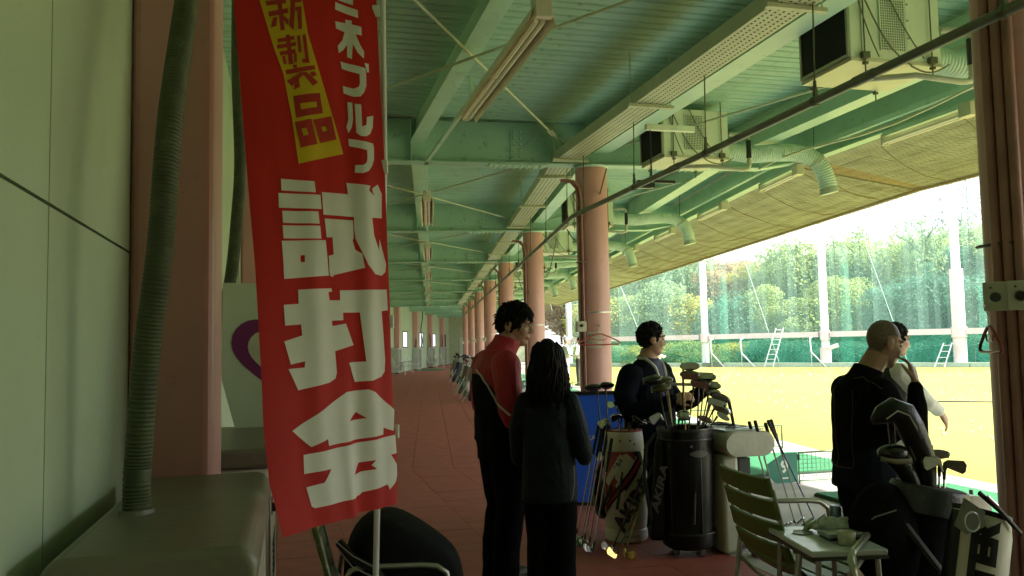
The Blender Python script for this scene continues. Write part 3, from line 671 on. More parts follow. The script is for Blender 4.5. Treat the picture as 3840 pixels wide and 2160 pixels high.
SMALL=[[[(.2174,.0068),(.3555,.0008),(.3605,.0095),(.2238,.015)]],[[(.2309,.0263),(.3654,.0189),(.3688,.0284),(.2356,.0357)]],[[(.2971,.0),(.3278,.0),(.335,.0605),(.3067,.0615)]],[[(.2634,.0365),(.29,.0366),(.2792,.0527),(.2377,.0564)]],[[(.333,.0321),(.3673,.0417),(.3581,.0511),(.3351,.0416)]],[[(.3907,-.0008),(.4679,-.0031),(.4656,.0076),(.4206,.0091),(.4109,.0342),(.3948,.0626),(.3656,.0493),(.381,.0303)]],[[(.4189,.0171),(.464,.0153),(.4622,.0236),(.4171,.0251)]],[[(.4313,.0244),(.4622,.0236),(.4546,.0591),(.4291,.0601)]],[[(.2791,.0772),(.3955,.0721),(.3968,.079),(.2803,.0844)]],[[(.2723,.0885),(.4042,.0836),(.4055,.0904),(.2747,.096)]],[[(.2876,.101),(.3971,.0968),(.3996,.1044),(.2887,.1086)]],[[(.2998,.1094),(.3239,.1088),(.3301,.1247),(.3102,.1253)]],[[(.3854,.1051),(.4052,.1045),(.4014,.1215),(.3844,.1222)]],[[(.3383,.0703),(.3652,.0693),(.3766,.1251),(.344,.1256)]],[[(.4166,.0722),(.4379,.0712),(.4408,.1028),(.4193,.1046)]],[[(.4549,.0705),(.4776,.0695),(.4899,.1242),(.4405,.1238),(.4393,.1161),(.4621,.1156)]],[[(.3721,.1266),(.3976,.1261),(.4004,.1325),(.3748,.1331)]],[[(.3176,.136),(.5243,.1283),(.5268,.1367),(.3227,.1443)]],[[(.4225,.1411),(.4428,.1455),(.3529,.1666),(.3199,.1568)]],[[(.3769,.1555),(.4033,.1512),(.409,.1691),(.3652,.1743)]],[[(.4308,.1423),(.4622,.1411),(.5414,.161),(.5014,.1682)]],[[(.486,.1421),(.5219,.1398),(.5344,.1475),(.5024,.1514)]],[[(.3582,.1856),(.548,.1814),(.56,.2207),(.3664,.2273)],[(.4014,.2005),(.5199,.1979),(.5231,.2087),(.4057,.212)]],[[(.3546,.2347),(.4722,.2309),(.5026,.2792),(.3797,.2844)],[(.3965,.2487),(.4325,.2474),(.4431,.2609),(.4071,.2622)]],[[(.4831,.233),(.6198,.2267),(.6444,.2722),(.5244,.2777)],[(.5394,.2473),(.5754,.2459),(.5832,.2545),(.5471,.2562)]]]
LRAIL = [[-1.122, 3.301, 3.096], [-1.089, 3.25, 2.849], [-1.056, 3.199, 2.61], [-1.024, 3.148, 2.381], [-0.992, 3.097, 2.16], [-0.959, 3.046, 1.947], [-0.926, 2.995, 1.743], [-0.899, 2.944, 1.548], [-0.873, 2.893, 1.36], [-0.849, 2.842, 1.181], [-0.814, 2.791, 1.01], [-0.753, 2.74, 0.846]]
RRAIL = [[-0.544, 3.363, 3.1], [-0.535, 3.35, 2.88], [-0.525, 3.337, 2.664], [-0.514, 3.324, 2.451], [-0.502, 3.311, 2.241], [-0.493, 3.298, 2.034], [-0.484, 3.285, 1.831], [-0.477, 3.272, 1.631], [-0.471, 3.259, 1.435], [-0.463, 3.246, 1.241], [-0.449, 3.233, 1.051], [-0.45, 3.22, 0.863]]
def rail(r, v):
    f = (v + .1) / 1.1 * 11; i = min(10, max(0, int(f))); f -= i
    return Vector(r[i]).lerp(Vector(r[i + 1]), f)
def cloth(u, v, off=0):
    a, b = rail(LRAIL, v), rail(RRAIL, v); p = a.lerp(b, u)
    nrm = Vector((b.y - a.y, -(b.x - a.x), 0)).normalized()
    vv = max(0, min(1, v)); k = .25 + .75 * vv
    f = .016 * k * math.sin(u * 15 + 1.6 * math.sin(v * 2.4)) * (u ** .8) + (.008) * math.sin(u * 31 + v * 3) * k * u + .018 * math.sin(u * 3.1 + 1) * (1 - vv) + .004 * noise.noise(Vector((u * 5, v * 9, 3)))
    f += .012 * math.exp(-((u - .62 - .08 * math.sin(v * 4)) / .05) ** 2) * max(0, v - .45) * 2
    return p + nrm * (f + off)
bn = thing('nobori_banner', 'tall red vertical banner with large white and yellow Japanese lettering on a pole', 'banner', (-.53, 3.37, 0))
OB = Vector((-.53, 3.37, 0))
RED = M('red_cloth', (.56, .012, .006), .65, var=.06, scale=3, bump=.05, bscale=500, trans=.22)
CW = M('white_print', (.80, .80, .72), .6, var=.04, trans=.15); CY = M('yellow_print', (.70, .48, .010), .6, var=.04, trans=.15); CR2 = M('red_print', (.42, .02, .01), .6)
mb = MB(); nu, nvv = 112, 150
for i in range(nu + 1):
    for j in range(nvv + 1): mb.v.append(tuple(cloth(i / nu, -.1 + 1.1 * j / nvv) - OB))
for i in range(nu):
    for j in range(nvv):
        a = i * (nvv + 1) + j; mb.f.append((a, a + nvv + 1, a + nvv + 2, a + 1)); mb.mi.append(0)
co = mb.build('cloth', RED, bn, smooth=80)
def on_cloth(rings, off, name, m, cell=.05):
    bm = bmesh.new()
    es = []
    for ring in rings:
        # resample the outline so that it follows the folds
        pts = []
        for (a, b) in zip(ring, ring[1:] + ring[:1]):
            d = math.hypot((b[0] - a[0]) * .56, (b[1] - a[1]) * 2.1); q = max(1, int(d / .03))
            for i in range(q): pts.append((a[0] + (b[0] - a[0]) * i / q, a[1] + (b[1] - a[1]) * i / q))
        vs_ = [bm.verts.new((x * .56, -y * 2.1, 0)) for x, y in pts]
        for i in range(len(vs_)): es.append(bm.edges.new((vs_[i], vs_[(i + 1) % len(vs_)])))
    bmesh.ops.triangle_fill(bm, edges=es, use_beauty=True, use_dissolve=False)
    bmesh.ops.triangulate(bm, faces=bm.faces)
    for i in range(56): bmesh.ops.bisect_plane(bm, geom=bm.verts[:] + bm.edges[:] + bm.faces[:], plane_co=(.01 * (i + .5), 0, 0), plane_no=(1, 0, 0))
    for i in range(48):
        bmesh.ops.bisect_plane(bm, geom=bm.verts[:] + bm.edges[:] + bm.faces[:], plane_co=(0, .1 - .048 * i, 0), plane_no=(0, 1, 0))
    for v in bm.verts: v.co = cloth(v.co.x / .56, -v.co.y / 2.1, off) - OB
    bmesh.ops.recalc_face_normals(bm, faces=bm.faces)
    me = bpy.data.meshes.new(name); bm.to_mesh(me); bm.free(); me.materials.append(m)
    me.polygons.foreach_set('use_smooth', [True] * len(me.polygons))
    return link(name, me, co)
for rg in BIG: on_cloth(rg, .003, 'white_lettering', CW)
for rg in STRIP: on_cloth([rg], .003, 'yellow_strip', CY)
for rg in SMALL: on_cloth(rg, .005, 'red_lettering', CR2)
pp = [(-.515, 3.375, 3.2), (-.512, 3.372, 2.2), (-.555, 3.372, .75), (-.575, 3.37, .02)]
MB().tube([Vector(p) - OB for p in pp], .0125, 14).build('pole', M('white_pole', (.62, .64, .6), .3), bn, smooth=True)
for v in (0.02, .33, .64, .86):
    q = cloth(1, v) - OB; MB().box(q + Vector((-.004, .012, 0)), (.03, .03, .05)).build('loop', CW, bn)
MB().lathe([(.17, 0), (.17, .025), (.04, .05), (.03, .12)], 24, (-.045, 0, 0)).build('pole_base', BLACKP, bn, smooth=True)
# ================================================================== NEAREST COLUMN AND FIRST COLUMN: fittings
F0 = S(0, -6.3, .115)
def dial_box(name, label_, x, y, z, rz):
    o = thing(name, label_, 'dial box', F0 + nv(A[0]) * x + uu(A[0]) * y + Vector((0, 0, z)), A[0] + rz, 'dial boxes on the pink column')
    MB().bx(-.058, .058, -.03, .0, -.075, .075).build('case', CASE, o, bevel=.005)
    MB().bx(.059, .074, -.034, .0, -.077, .077).build('side_cover', M('yellowed', (.50, .49, .14), .4), o, bevel=.003)
    MB().lathe([(.026, 0), (.026, .012), (.022, .022)], 24).build('dial', BLACKP, o, smooth=True, loc=(0, -.03, -.005), rot=(R(90), 0, 0))
    MB().lathe([(.031, 0), (.0285, .006)], 24).build('dial_ring', STEEL, o, smooth=True, loc=(0, -.0305, -.005), rot=(R(90), 0, 0))
    MB().lathe([(.006, 0), (.005, .004)], 10).build('lamp', BLACKP, o, loc=(-.02, -.0305, .045), rot=(R(90), 0, 0))
dial_box('dial_box', 'cream dial box at the left side of the pipes on the near column', -.258, -.046, 1.655, R(-54))
dial_box('dial_box', 'cream dial box with yellowed side cover facing the corridor on the near column', -.205, -.140, 1.655, R(-42))
PAPER = M('paper', (.55, .52, .42), .7, var=.04); INK = M('ink', (.03, .03, .03), .7); INKR = M('ink_red', (.4, .03, .02), .7)
def cyl_map(r, th0, z0, sgn=1): return lambda x, y: (r * math.cos(th0 + x / r), r * math.sin(th0 + x / r), z0 + y)
def notice(label_, base, rz, th, z0, wd, hg, lines):
    o = thing('paper_notice', label_, 'notice', base, rz)
    r = .2025; m = MB(); n = 10
    for i in range(n + 1):
        x = -wd / 2 + wd * i / n
        for z in (-hg / 2, hg / 2):
            m.v.append((r * math.cos(th + x / r), r * math.sin(th + x / r), z0 + z))
    for i in range(n): m.f.append((2 * i, 2 * i + 2, 2 * i + 3, 2 * i + 1)); m.mi.append(0)
    m.build('sheet', PAPER, o)
    for s_, sz, y, mt, dx in lines: text('lettering', s_, sz, mt, o, cyl_map(r + .0015, th + dx / r, z0 + y), cuts=1, align='LEFT')
notice('white paper notice on the pink column at the right edge', F0, A[0], R(-122), 1.375, .17, .21, [('芝の', .042, .065, INK, -.075), ('入い', .042, .018, INK, -.075), ('芝の際', .020, -.03, INK, -.075), ('い', .02, -.06, INK, -.02)])
F1 = S(0, 0, 0)
notice('small white paper notice behind the red hanger on the thick column', F1, (A[0] + A[1]) / 2, R(-108), 1.50, .20, .20, [('かまはコ', .036, .055, INK, -.08), ('あいえ', .03, .012, INK, -.08), ('この先 入り口', .018, -.04, INK, -.08), ('■■■■■', .012, -.065, INK, -.08)])
def hanger(label_, loc, rz, w_, m):
    o = thing('coat_hanger', label_, 'coat hanger', loc, rz)
    h = w_ / 2
    MB().tube([(-h, 0, -.13), (-h - .012, 0, -.115), (-h, 0, -.095), (-h * .45, 0, -.03), (-.02, 0, 0), (.02, 0, 0), (h * .45, 0, -.03), (h, 0, -.095), (h + .012, 0, -.115), (h, 0, -.13), (0, 0, -.132)], .0085, 8, closed=True).build('arms', m, o, smooth=True)
    MB().tube([(-h * .42, 0, -.03), (-h * .3, 0, -.075), (h * .3, 0, -.075), (h * .42, 0, -.03)], .005, 6).build('inner_bar', m, o, smooth=True)
    MB().tube([(0, 0, 0), (0, 0, .05), (.024, 0, .075), (.02, 0, .105), (-.006, 0, .112), (-.022, 0, .098)], .0032, 6).build('hook', STEEL, o, smooth=True)
    MB().lathe([(.014, 0), (.012, .02)], 12).build('wall_knob', STEEL, o, loc=(0, .02, .108), rot=(R(90), 0, 0))
PK = M('hanger_pink', (.50, .10, .10), .35); RD = M('hanger_red', (.20, .02, .02), .35)
hanger('pink plastic coat hanger on the front of the thick column', F1 + Vector((.03, -.235, 1.57)), R(3), .48, PK)
hanger('dark red coat hanger seen edge-on beside the near column', F0 + nv(A[0]) * -.30 + uu(A[0]) * -.03 + Vector((0, 0, 1.50)), A[0] + R(62), .32, RD)

# ================================================================== TEES: mats, dividers, counters
TURF = M('tee_turf', (.035, .22, .09), .9, var=.25, scale=30, bump=.15, bscale=300); MATB = M('mat_edge', (.02, .05, .03), .8)
def tee_mat(k, s, label_):
    o = thing('tee_mat', label_, 'tee mat', S(k, s, 1.0, 0), A[k], 'green tee mats')
    MB().bx(0, 1.5, 0, 1.45, 0, .026).build('base', MATB, o); MB().bx(.01, 1.49, .01, 1.44, .0265, .036).build('turf', TURF, o)
    MB().lathe([(.018, 0), (.016, .07)], 10).build('rubber_tee', BLACKP, o, loc=(1.1, .75, .036))
slots = [(0, -7.1), (0, -4.45), (0, -1.85)] + [(1, 1.3 + 2.75 * i) for i in range(12)]
for i, (k, s) in enumerate(slots): tee_mat(k, s, 'square green artificial turf mat on the concrete, %s tee from the front' % NUM[i])
WIRE = M('wire_green', (.10, .16, .08), .5, .3); BOARD = M('board_green', (.012, .16, .11), .5, var=.06)
def divider(k, s, t0, t1, label_, num=None, lod=False):
    o = thing('tee_divider', label_, 'divider', S(k, s, t0, 0), A[k], 'low wire dividers between the tees')
    L_ = t1 - t0; h = .31
    f = MB(); f.tube([(.36, 0, 0), (.36, 0, h), (L_, 0, h), (L_, 0, 0)], .011, 6); f.tube([(.36, 0, .03), (L_, 0, .03)], .008, 6); f.build('frame', WIRE, o, smooth=True)
    m = MB(); st = .05 if not lod else .1; x = .36 + st
    while x < L_: m.bx(x - .002, x + .002, -.002, .002, .03, h); x += st
    z = .07
    while z < h: m.bx(.36, L_, -.0045, -.001, z - .002, z + .002); z += st * .85
    tag(m.build('wire_mesh', WIRE, o), kind='stuff')
    b = MB().prism([(.09, .02), (.34, .02), (.34, h + .005), (.20, h + .005), (0, h - .10), (0, .12)], -.008, .008, lambda x, z, y: (x, y, z)).build('number_board', BOARD, o)
    if num:
        text('number', num, .17, M('print_white', (.6, .66, .6), .5), b, lambda x, y: (.19 + x, -.0095, .175 + y), offset=.006)
        MB().bx(.16, .23, -.0105, -.009, .06, .074).build('underline', M('print_white', (.6, .66, .6)), b)
divider(0, -2.35, .92, 2.9, 'low wire divider with a dark green board marked 9', '9')
for i, (k, s) in enumerate([(1, .55)] + [(1, 3.3 + 2.75 * i) for i in range(11)]):
    divider(k, s, .85, 2.62, 'low wire divider with green board on the tees, %s past the board marked 9' % NUM[i], '4' if i == 6 else None, i > 0)
CTR = M('counter_cream', (.56, .57, .46), .35, var=.05, spot=.2, spotcol=(.4, .4, .3))
def counter(k, s, t, label_, num=None, hz=.745, q=1.0):
    o = thing('ball_counter', label_, 'counter', S(k, s, t, 0), A[k], 'cream tee counters')
    rr, hw = .085 * q, .19 * q; zz = hz - .745
    pill = [(hw - rr + rr * math.cos(R(a_)), hz + rr * math.sin(R(a_))) for a_ in range(-90, 91, 15)] + [(-hw + rr + rr * math.cos(R(a_)), hz + rr * math.sin(R(a_))) for a_ in range(90, 271, 15)]
    MB().prism(pill, .012, .70, lambda x, z, y: (x, y, z)).build('slab', CTR, o, smooth=50)
    MB().prism([(x * .97, hz + (z - hz) * .93) for x, z in pill], 0, .011, lambda x, z, y: (x, y, z)).build('end_cap', M('cap_cream', (.60, .62, .50), .3), o, smooth=50)
    MB().bx(-.15, .15, .08, .68, hz + rr + .001, hz + rr + .006).build('top_sheet', M('top_sheet', (.62, .66, .66), .25, var=.2, scale=14), o)
    MB().bx(-.19 * q, -.06, .06, .32, 0, hz - rr + .005).build('leg', CTR, o, bevel=.03, seg=4)
    MB().bx(-.04, .05, .10, .66, .02, hz - rr - .02).build('side_panel', M('panel_dark', (.05, .055, .055), .5), o, bevel=.004)
    c = MB()
    for q in range(3): c.tube([(random.uniform(-.12, .12), .15 + .07 * j + random.uniform(-.03, .03), hz + rr + .012 + .008 * random.random()) for j in range(7)], .004, 5)
    c.build('cable', BLACKP, o)
    if num:
        p = MB().box((0, 0, 0), (.115, .004, .085)).build('number_plate', M('plate_dark', (.03, .045, .05), .5), o, loc=(-hw + rr - rr * math.cos(R(40)) - .004, .22, hz + rr * math.sin(R(40)) + .003), rot=(R(-50), 0, R(-90)))
        text('number', num, .075, M('print_white', (.6, .66, .6), .5), p, lambda x, y: (x, -.003, y), offset=.002)
counter(0, -4.72, -.645, 'cream tee counter with a rounded end behind the green slatted chair')
counter(0, -5.95, -.10, 'cream tee counter with the number 7 plate at the lower right', '7', .445, 1.3)
# ball basket and step edge
# ================================================================== GOLF CLUBS AND BAGS
CHR = M('chrome', (.62, .62, .6), .16, 1, var=.05); CHD = M('head_black', (.018, .017, .016), .22, var=.3); GOLD = M('gold', (.75, .50, .14), .22, 1, var=.05); GRIPM = M('grip_rubber', (.015, .015, .015), .7); SHB = M('shaft_black', (.03, .027, .02), .25, .4); SHS = M('shaft_steel', (.50, .50, .48), .22, 1); SHBL = M('shaft_blue', (.02, .05, .18), .25); RDH = M('head_wine', (.12, .012, .018), .2); OLV = M('head_olive', (.07, .065, .03), .25)
def basis(d, face):
    d = Vector(d).normalized(); t = Vector(face) - d * Vector(face).dot(d)
    t = t.normalized() if t.length > 1e-4 else d.orthogonal().normalized()
    return d, t, d.cross(t)
def club(label_, head, grip, kind='driver', toe=(1, 0, 0), hm=None, sm=None, length=None, group=None):
    """head and grip are world points; the shaft runs between them"""
    H, Gp = Vector(head), Vector(grip); d, t, b = basis(Gp - H, toe); ln = (Gp - H).length if not length else length
    o = thing('golf_club', label_, 'golf club', H, 0, group)
    hm = hm or (CHD if kind in ('driver', 'hybrid') else CHR); sm = sm or (SHB if kind in ('driver', 'hybrid') else SHS)
    MB().tube([d * .03, d * (ln - .24)], [.0048, .0065], 8).build('shaft', sm, o, smooth=True)
    MB().tube([d * (ln - .245), d * (ln - .02), d * ln], [.0095, .0128, .0125], 10).build('grip', GRIPM, o, smooth=True)
    MB().tube([d * .012, d * .05], [.0085, .0065], 8).build('ferrule', BLACKP, o, smooth=True)
    m = MB()
    if kind in ('driver', 'hybrid'):
        sc = 1.12 if kind == 'driver' else .78
        n_, q = 18, 10
        for i in range(q + 1):
            th = math.pi * i / q
            for j in range(n_):
                a_ = 2 * math.pi * j / n_
                x = math.sin(th) * math.cos(a_); y = math.sin(th) * math.sin(a_); z = math.cos(th)
                x_ = .040 + .064 * x; y_ = -.028 + (.058 if y < 0 else .032) * y; z_ = -.012 + (.030 if z > 0 else .024) * z * (1 - .25 * max(0, -y))
                y_ = min(y_, -.004 + .012)
                m.v.append(tuple(t * (x_ * sc) + b * (y_ * sc) + d * (z_ * sc)))
        for i in range(q):
            for j in range(n_): m.f.append((i * n_ + j, (i + 1) * n_ + j, (i + 1) * n_ + (j + 1) % n_, i * n_ + (j + 1) % n_)); m.mi.append(0)
        hd = m.build('head', hm, o, smooth=60)
        MB().hexa([t * x_ * sc + b * y_ * sc + d * z_ * sc for x_, y_, z_ in ((-.012, .0085, -.030), (.085, .0085, -.030), (.085, .0115, -.030), (-.012, .0115, -.030))], [t * x_ * sc + b * y_ * sc + d * z_ * sc for x_, y_, z_ in ((-.008, .0075, .010), (.09, .0075, .008), (.09, .0105, .008), (-.008, .0105, .010))]).build('face', STEEL, hd)
    elif kind == 'iron':
        pl = [(-.006, .028), (.006, .028), (.012, .0), (.072, .022), (.084, .010), (.086, -.020), (.074, -.036), (.012, -.034), (-.004, -.022)]
        m.prism(pl, -.006, .008, lambda x, z, y: tuple(t * x + d * z + b * (y - .25 * (z + .03)))); hd = m.build('head', hm, o, bevel=.003)
    else:
        m.prism([(-.02, -.02), (.09, -.02), (.09, .006), (-.02, .006)], -.012, .02, lambda x, z, y: tuple(t * x + d * z + b * y)); m.build('head', hm, o, bevel=.004)
    return o

def bag_text(s_, size, mat_, parent, r, th, z0, ang, off=.004, sx=1, **k):
    ca, sa = math.cos(ang), math.sin(ang)
    def fn(x, y):
        X, Y = x * ca - y * sa, x * sa + y * ca
        return ((r + .0025) * sx * math.cos(th + X / r), (r + .0025) * math.sin(th + X / r), z0 + Y)
    return text('lettering', s_, size, mat_, parent, fn, offset=off, cuts=2, **k)
WV = M('vinyl_white', (.55, .53, .45), .38, var=.05, bump=.02, bscale=40); RV = M('vinyl_red', (.30, .03, .022), .4); BV = M('vinyl_black', (.006, .006, .006), .38, spec=.3, var=.3, bump=.02, bscale=60)
GREYP = M('print_grey', (.11, .11, .105), .6)
# --- black wheeled tour bag with grey lettering
cbag = thing('golf_bag', 'black wheeled golf bag full of clubs beside the cream counter', 'golf bag', (1.185, 5.88, .045), R(-8))
r0 = .185
MB().lathe([(.15, 0), (.175, .02), (.178, .08), (.172, .12), (.175, .2), (.182, .45), (.19, .66), (.186, .74), (.192, .745), (.192, .80), (.186, .815), (.165, .81), (.16, .70)], 40).build('body', BV, cbag, smooth=35)
for z, h in ((.735, .012), (.795, .02), (.105, .012)):
    MB().lathe([(.1935, z), (.1955, z + h / 2), (.1935, z + h)], 40, cap=False).build('piping', M('piping', (.035, .035, .035), .3), cbag, smooth=True)
for a_ in (-60, -128, 60, 150):
    MB().tube([(.1795 * math.cos(R(a_)) , .1795 * math.sin(R(a_)), z) for z in (.12,)] + [((.1775 + .012 * z) * math.cos(R(a_)), (.1775 + .012 * z) * math.sin(R(a_)), z) for z in (.2, .4, .6, .72)], .004, 6).build('seam', M('seam_black', (.05, .05, .05), .3), cbag)
for a_ in (-45, -135, 45, 135):
    x, y = .125 * math.cos(R(a_)), .125 * math.sin(R(a_))
    wv = MB().lathe([(.012, -.012), (.024, -.012), (.024, .012), (.012, .012)], 16).build('caster', M('caster', (.10, .10, .10), .3), cbag, smooth=True, loc=(x, y, -.02), rot=(R(90), 0, R(30)))
    MB().box((0, .0, 0), (.02, .02, .04)).build('fork', STEEL, wv, loc=(0, .025, 0))
MB().lathe([(.009, 0), (.007, .006)], 10).build('rivet', STEEL, cbag, loc=(.03, -.1895, .70), rot=(R(90), 0, 0))
sp = MB(); 
for i in range(12):
    a_ = R(-85 + 3.6 * i); a2 = R(-85 + 3.6 * (i + 1)); w0 = .018 * math.sin(math.pi * i / 12) + .006; w1 = .018 * math.sin(math.pi * (i + 1) / 12) + .006
    sp.add([(.1925 * math.cos(a_), .1925 * math.sin(a_), .65 - w0), (.1925 * math.cos(a2), .1925 * math.sin(a2), .65 - w1), (.1925 * math.cos(a2), .1925 * math.sin(a2), .65 + w1), (.1925 * math.cos(a_), .1925 * math.sin(a_), .65 + w0)], [(0, 1, 2, 3)])
sp.build('worn_patch', M('worn', (.10, .10, .09), .6), cbag)
sidep = MB(); sidep.hexa([(-.27, -.14, .06), (-.16, -.15, .06), (-.12, .12, .06), (-.24, .12, .06)], [(-.21, -.13, .74), (-.15, -.14, .74), (-.12, .1, .74), (-.19, .1, .74)])
sideo = sidep.build('side_pocket', BV, cbag, bevel=.03, seg=3)
def skew(x, y):
    X = -.19 + .048 * (y + .0) ; 
    zz = .43 + x * .9
    return (-.232 + (zz - .06) * .075 + y * .75 + .002, -.152 - .0 , zz)
text('lettering', 'AKIRA', .115, GREYP, sideo, lambda x, y: (-.245 + .095 * (x / .2 + 1) * .5 - y * .55 + .012, -.158 + .012 * (x / .2), .42 + x * .95 + y * .35), offset=.004, shear=.0)
MB().tube([(-.20, -.10, .78), (-.27, -.13, .7), (-.29, -.13, .5), (-.25, -.13, .2)], (.014), 8).build('strap', M('strap_black', (.02, .02, .02), .6), cbag)
# --- white, red and black stand bag
wbag = thing('golf_bag', 'white red and black golf bag with bold slanted lettering', 'golf bag', (.815, 6.32, 0), R(-4))
prof_w = [(.145, 0), (.155, .01), (.155, .085), (.15, .09), (.155, .12), (.17, .3), (.165, .5), (.15, .62), (.143, .66)]
def rw(z):
    for (a, b) in zip(prof_w[3:], prof_w[4:]):
        if z <= b[1]: return a[0] + (b[0] - a[0]) * (z - a[1]) / (b[1] - a[1])
    return .143
MB().lathe(prof_w, 44).build('body', WV, wbag, smooth=35)
MB().lathe([(.158, .012), (.160, .04), (.158, .08)], 44, cap=False).build('base_band', M('vinyl_band', (.62, .61, .55), .35), wbag, smooth=True)
MB().lathe([(.143, .66), (.150, .665), (.146, .74), (.140, .79), (.134, .795), (.12, .78), (.12, .68)], 44).build('cuff', M('cuff_white', (.60, .58, .50), .35), wbag, smooth=35)
MB().lathe([(.1365, .797), (.139, .803), (.135, .809)], 44, cap=False).build('cuff_piping', RV, wbag, smooth=True)
for a_ in (-104, -75, -62): MB().lathe([(.008, 0), (.006, .005)], 10).build('rivet', BLACKP, wbag, loc=(.146 * math.cos(R(a_)), .146 * math.sin(R(a_)), .735 if a_ != -62 else .71), rot=(R(90), 0, R(a_ + 90)))
def wrap_band(pts, m, name, off=.003):
    """pts: list of (theta_deg, z) outline polygons mapped on the bag"""
    bm = bmesh.new(); vs_ = [bm.verts.new((R(a_) * .16, z, 0)) for a_, z in pts]; bm.faces.new(vs_); bmesh.ops.triangulate(bm, faces=bm.faces); 
    for c_ in range(-30, 31): bmesh.ops.bisect_plane(bm, geom=bm.verts[:] + bm.edges[:] + bm.faces[:], plane_co=(-.2513 + .014 * c_, 0, 0), plane_no=(1, 0, 0))
    for c_ in range(10): bmesh.ops.bisect_plane(bm, geom=bm.verts[:] + bm.edges[:] + bm.faces[:], plane_co=(0, .09 + .06 * c_, 0), plane_no=(0, 1, 0))
    for v in bm.verts:
        th, z = v.co.x / .16, v.co.y; r_ = rw(z) + off; v.co = (r_ * math.cos(th), r_ * math.sin(th), z)
    bmesh.ops.recalc_face_normals(bm, faces=bm.faces)
    me = bpy.data.meshes.new(name); bm.to_mesh(me); bm.free(); me.materials.append(m); return link(name, me, wbag)
wrap_band([(-150, .655), (-55, .655), (-62, .60), (-118, .42), (-112, .36), (-150, .30)], RV, 'red_panel', .002)
wrap_band([(-112, .62), (-86, .645), (-52, .565), (-72, .46), (-100, .40), (-118, .47)], WV, 'white_panel', .004)
wrap_band([(-150, .20), (-150, .265), (-56, .62), (-46, .62), (-40, .58)], BV, 'black_stripe', .005)
wrap_band([(-150, .215), (-150, .245), (-52, .605), (-46, .585)], RV, 'red_stripe', .007)
wrap_band([(-95, .39), (-62, .52), (-60, .505), (-92, .375)], BV, 'black_piping', .0055)
wrap_band([(-70, .655), (-40, .655), (-30, .56), (-40, .55), (-52, .60)], BV, 'black_top_panel', .004)
lbl = wrap_band([(-148, .44), (-136, .41), (-92, .605), (-104, .645)], M('label_white', (.58, .56, .46), .4), 'name_label', .008)
bag_text('MOSET B-3', .040, INK, wbag, .165, R(-120), .525, R(53), .0015)
bag_text('AKIRA', .150, INK, wbag, .1715, R(-73), .285, R(57), .007, space=.98)
bag_text('AKIRA GOLF', .022, INK, wbag, .1605, R(-80), .048, 0, .0005)
MB().tube([(-.14, -.02, .6), (-.2, -.06, .5), (-.215, -.07, .35), (-.19, -.06, .22), (-.15, -.04, .18)], (.02), 8).build('strap', BV, wbag, smooth=True)
MB().ell((-.17, .02, .3), (.075, .09, .16), 16, 10).build('side_pocket', M('pocket_grey', (.10, .10, .10), .6), wbag, smooth=True)
# --- clubs in the bags
CT = [((1.199, 5.93, 1.269), 'driver', OLV), ((1.175, 5.82, 1.205), 'driver', OLV), ((1.304, 5.90, 1.201), 'driver', None), ((1.252, 5.85, 1.149), 'driver', None), ((1.345, 5.94, 1.142), 'driver', OLV), ((.985, 5.80, 1.195), 'driver', CHD), ((1.077, 5.9, 1.181), 'driver', OLV), ((1.04, 5.78, 1.134), 'driver', OLV), ((1.38, 5.95, 1.097), 'hybrid', None), ((1.385, 5.85, 1.061), 'driver', None), ((1.347, 5.80, 1.032), 'driver', None), ((1.405, 5.9, .985), 'driver', CHR), ((1.41, 5.82, .945), 'hybrid', OLV), ((1.01, 5.80, .944), 'iron', CHR), ((1.129, 5.78, .924), 'hybrid', CHR), ((1.273, 5.78, .92), 'hybrid', None)]
CTL = ['upright olive driver standing highest above the wheeled bag', 'olive driver just left of the hand in the wheeled bag', 'broad black driver at the top right of the wheeled bag', 'black driver in the middle of the wheeled bag', 'olive driver behind the black ones in the wheeled bag', 'grey driver head in front of the man in dark jacket', 'olive driver head near the hand of the man', 'lower olive driver head beside the jacket of the man', 'small dark hybrid head at the right of the cluster', 'dark driver head right of the cluster', 'dark driver head below the right cluster', 'silver driver head low on the right of the wheeled bag', 'lowest dark hybrid hanging over the right rim of the wheeled bag', 'silver iron head left over the rim of the wheeled bag', 'small silver head sunk in the wheeled bag', 'small black head sunk in the front of the wheeled bag']
for i, (h, kd, hm) in enumerate(CT):
    a_ = 2.4 * i; mth = Vector((1.185 + .13 * max(-1, min(1, (h[0] - 1.19) / .22)), 5.88 + .08 * math.sin(a_), .80)); hv = Vector(h)
    d = (mth - hv).normalized()
    toe = (1, -.3, .1) if h[0] > 1.12 else (-1, -.3, .1)
    club(CTL[i], h, hv + d * (hv.z - .20), kd, toe, hm, SHB if i % 3 else M('shaft_gold', (.40, .28, .09), .25, .6), group='clubs in the black wheeled bag')
WT = [((.778, 6.35, .979), 'iron', CHR), ((.831, 6.30, .958), 'iron', CHR), ((.79, 6.25, .901), 'iron', CHR), ((.884, 6.25, .885), 'iron', None), ((.945, 6.3, .868), 'driver', None), ((.96, 6.36, .892), 'iron', CHR), ((.70, 6.3, .866), 'iron', CHR), ((.88, 6.4, .90), 'hybrid', None)]
WTL = ['shiny iron head highest above the white bag', 'shiny iron beside the highest one in the white bag', 'iron head low at the left of the white bag cuff', 'dull iron in the middle of the white bag', 'dark fairway wood at the right of the white bag', 'bright iron at the right rear of the white bag', 'pale blade hanging left of the white bag cuff', 'dark hybrid behind the irons in the white bag']
for i, (h, kd, hm) in enumerate(WT):
    hv = Vector(h); mth = Vector((.815 + .08 * max(-1, min(1, (h[0] - .83) / .13)), 6.32, .77)); d = (mth - hv).normalized()
    club(WTL[i], h, hv + d * (hv.z - .15), kd, (1 if i % 2 else -1, -.4, .1), hm, None, group='clubs in the white bag')
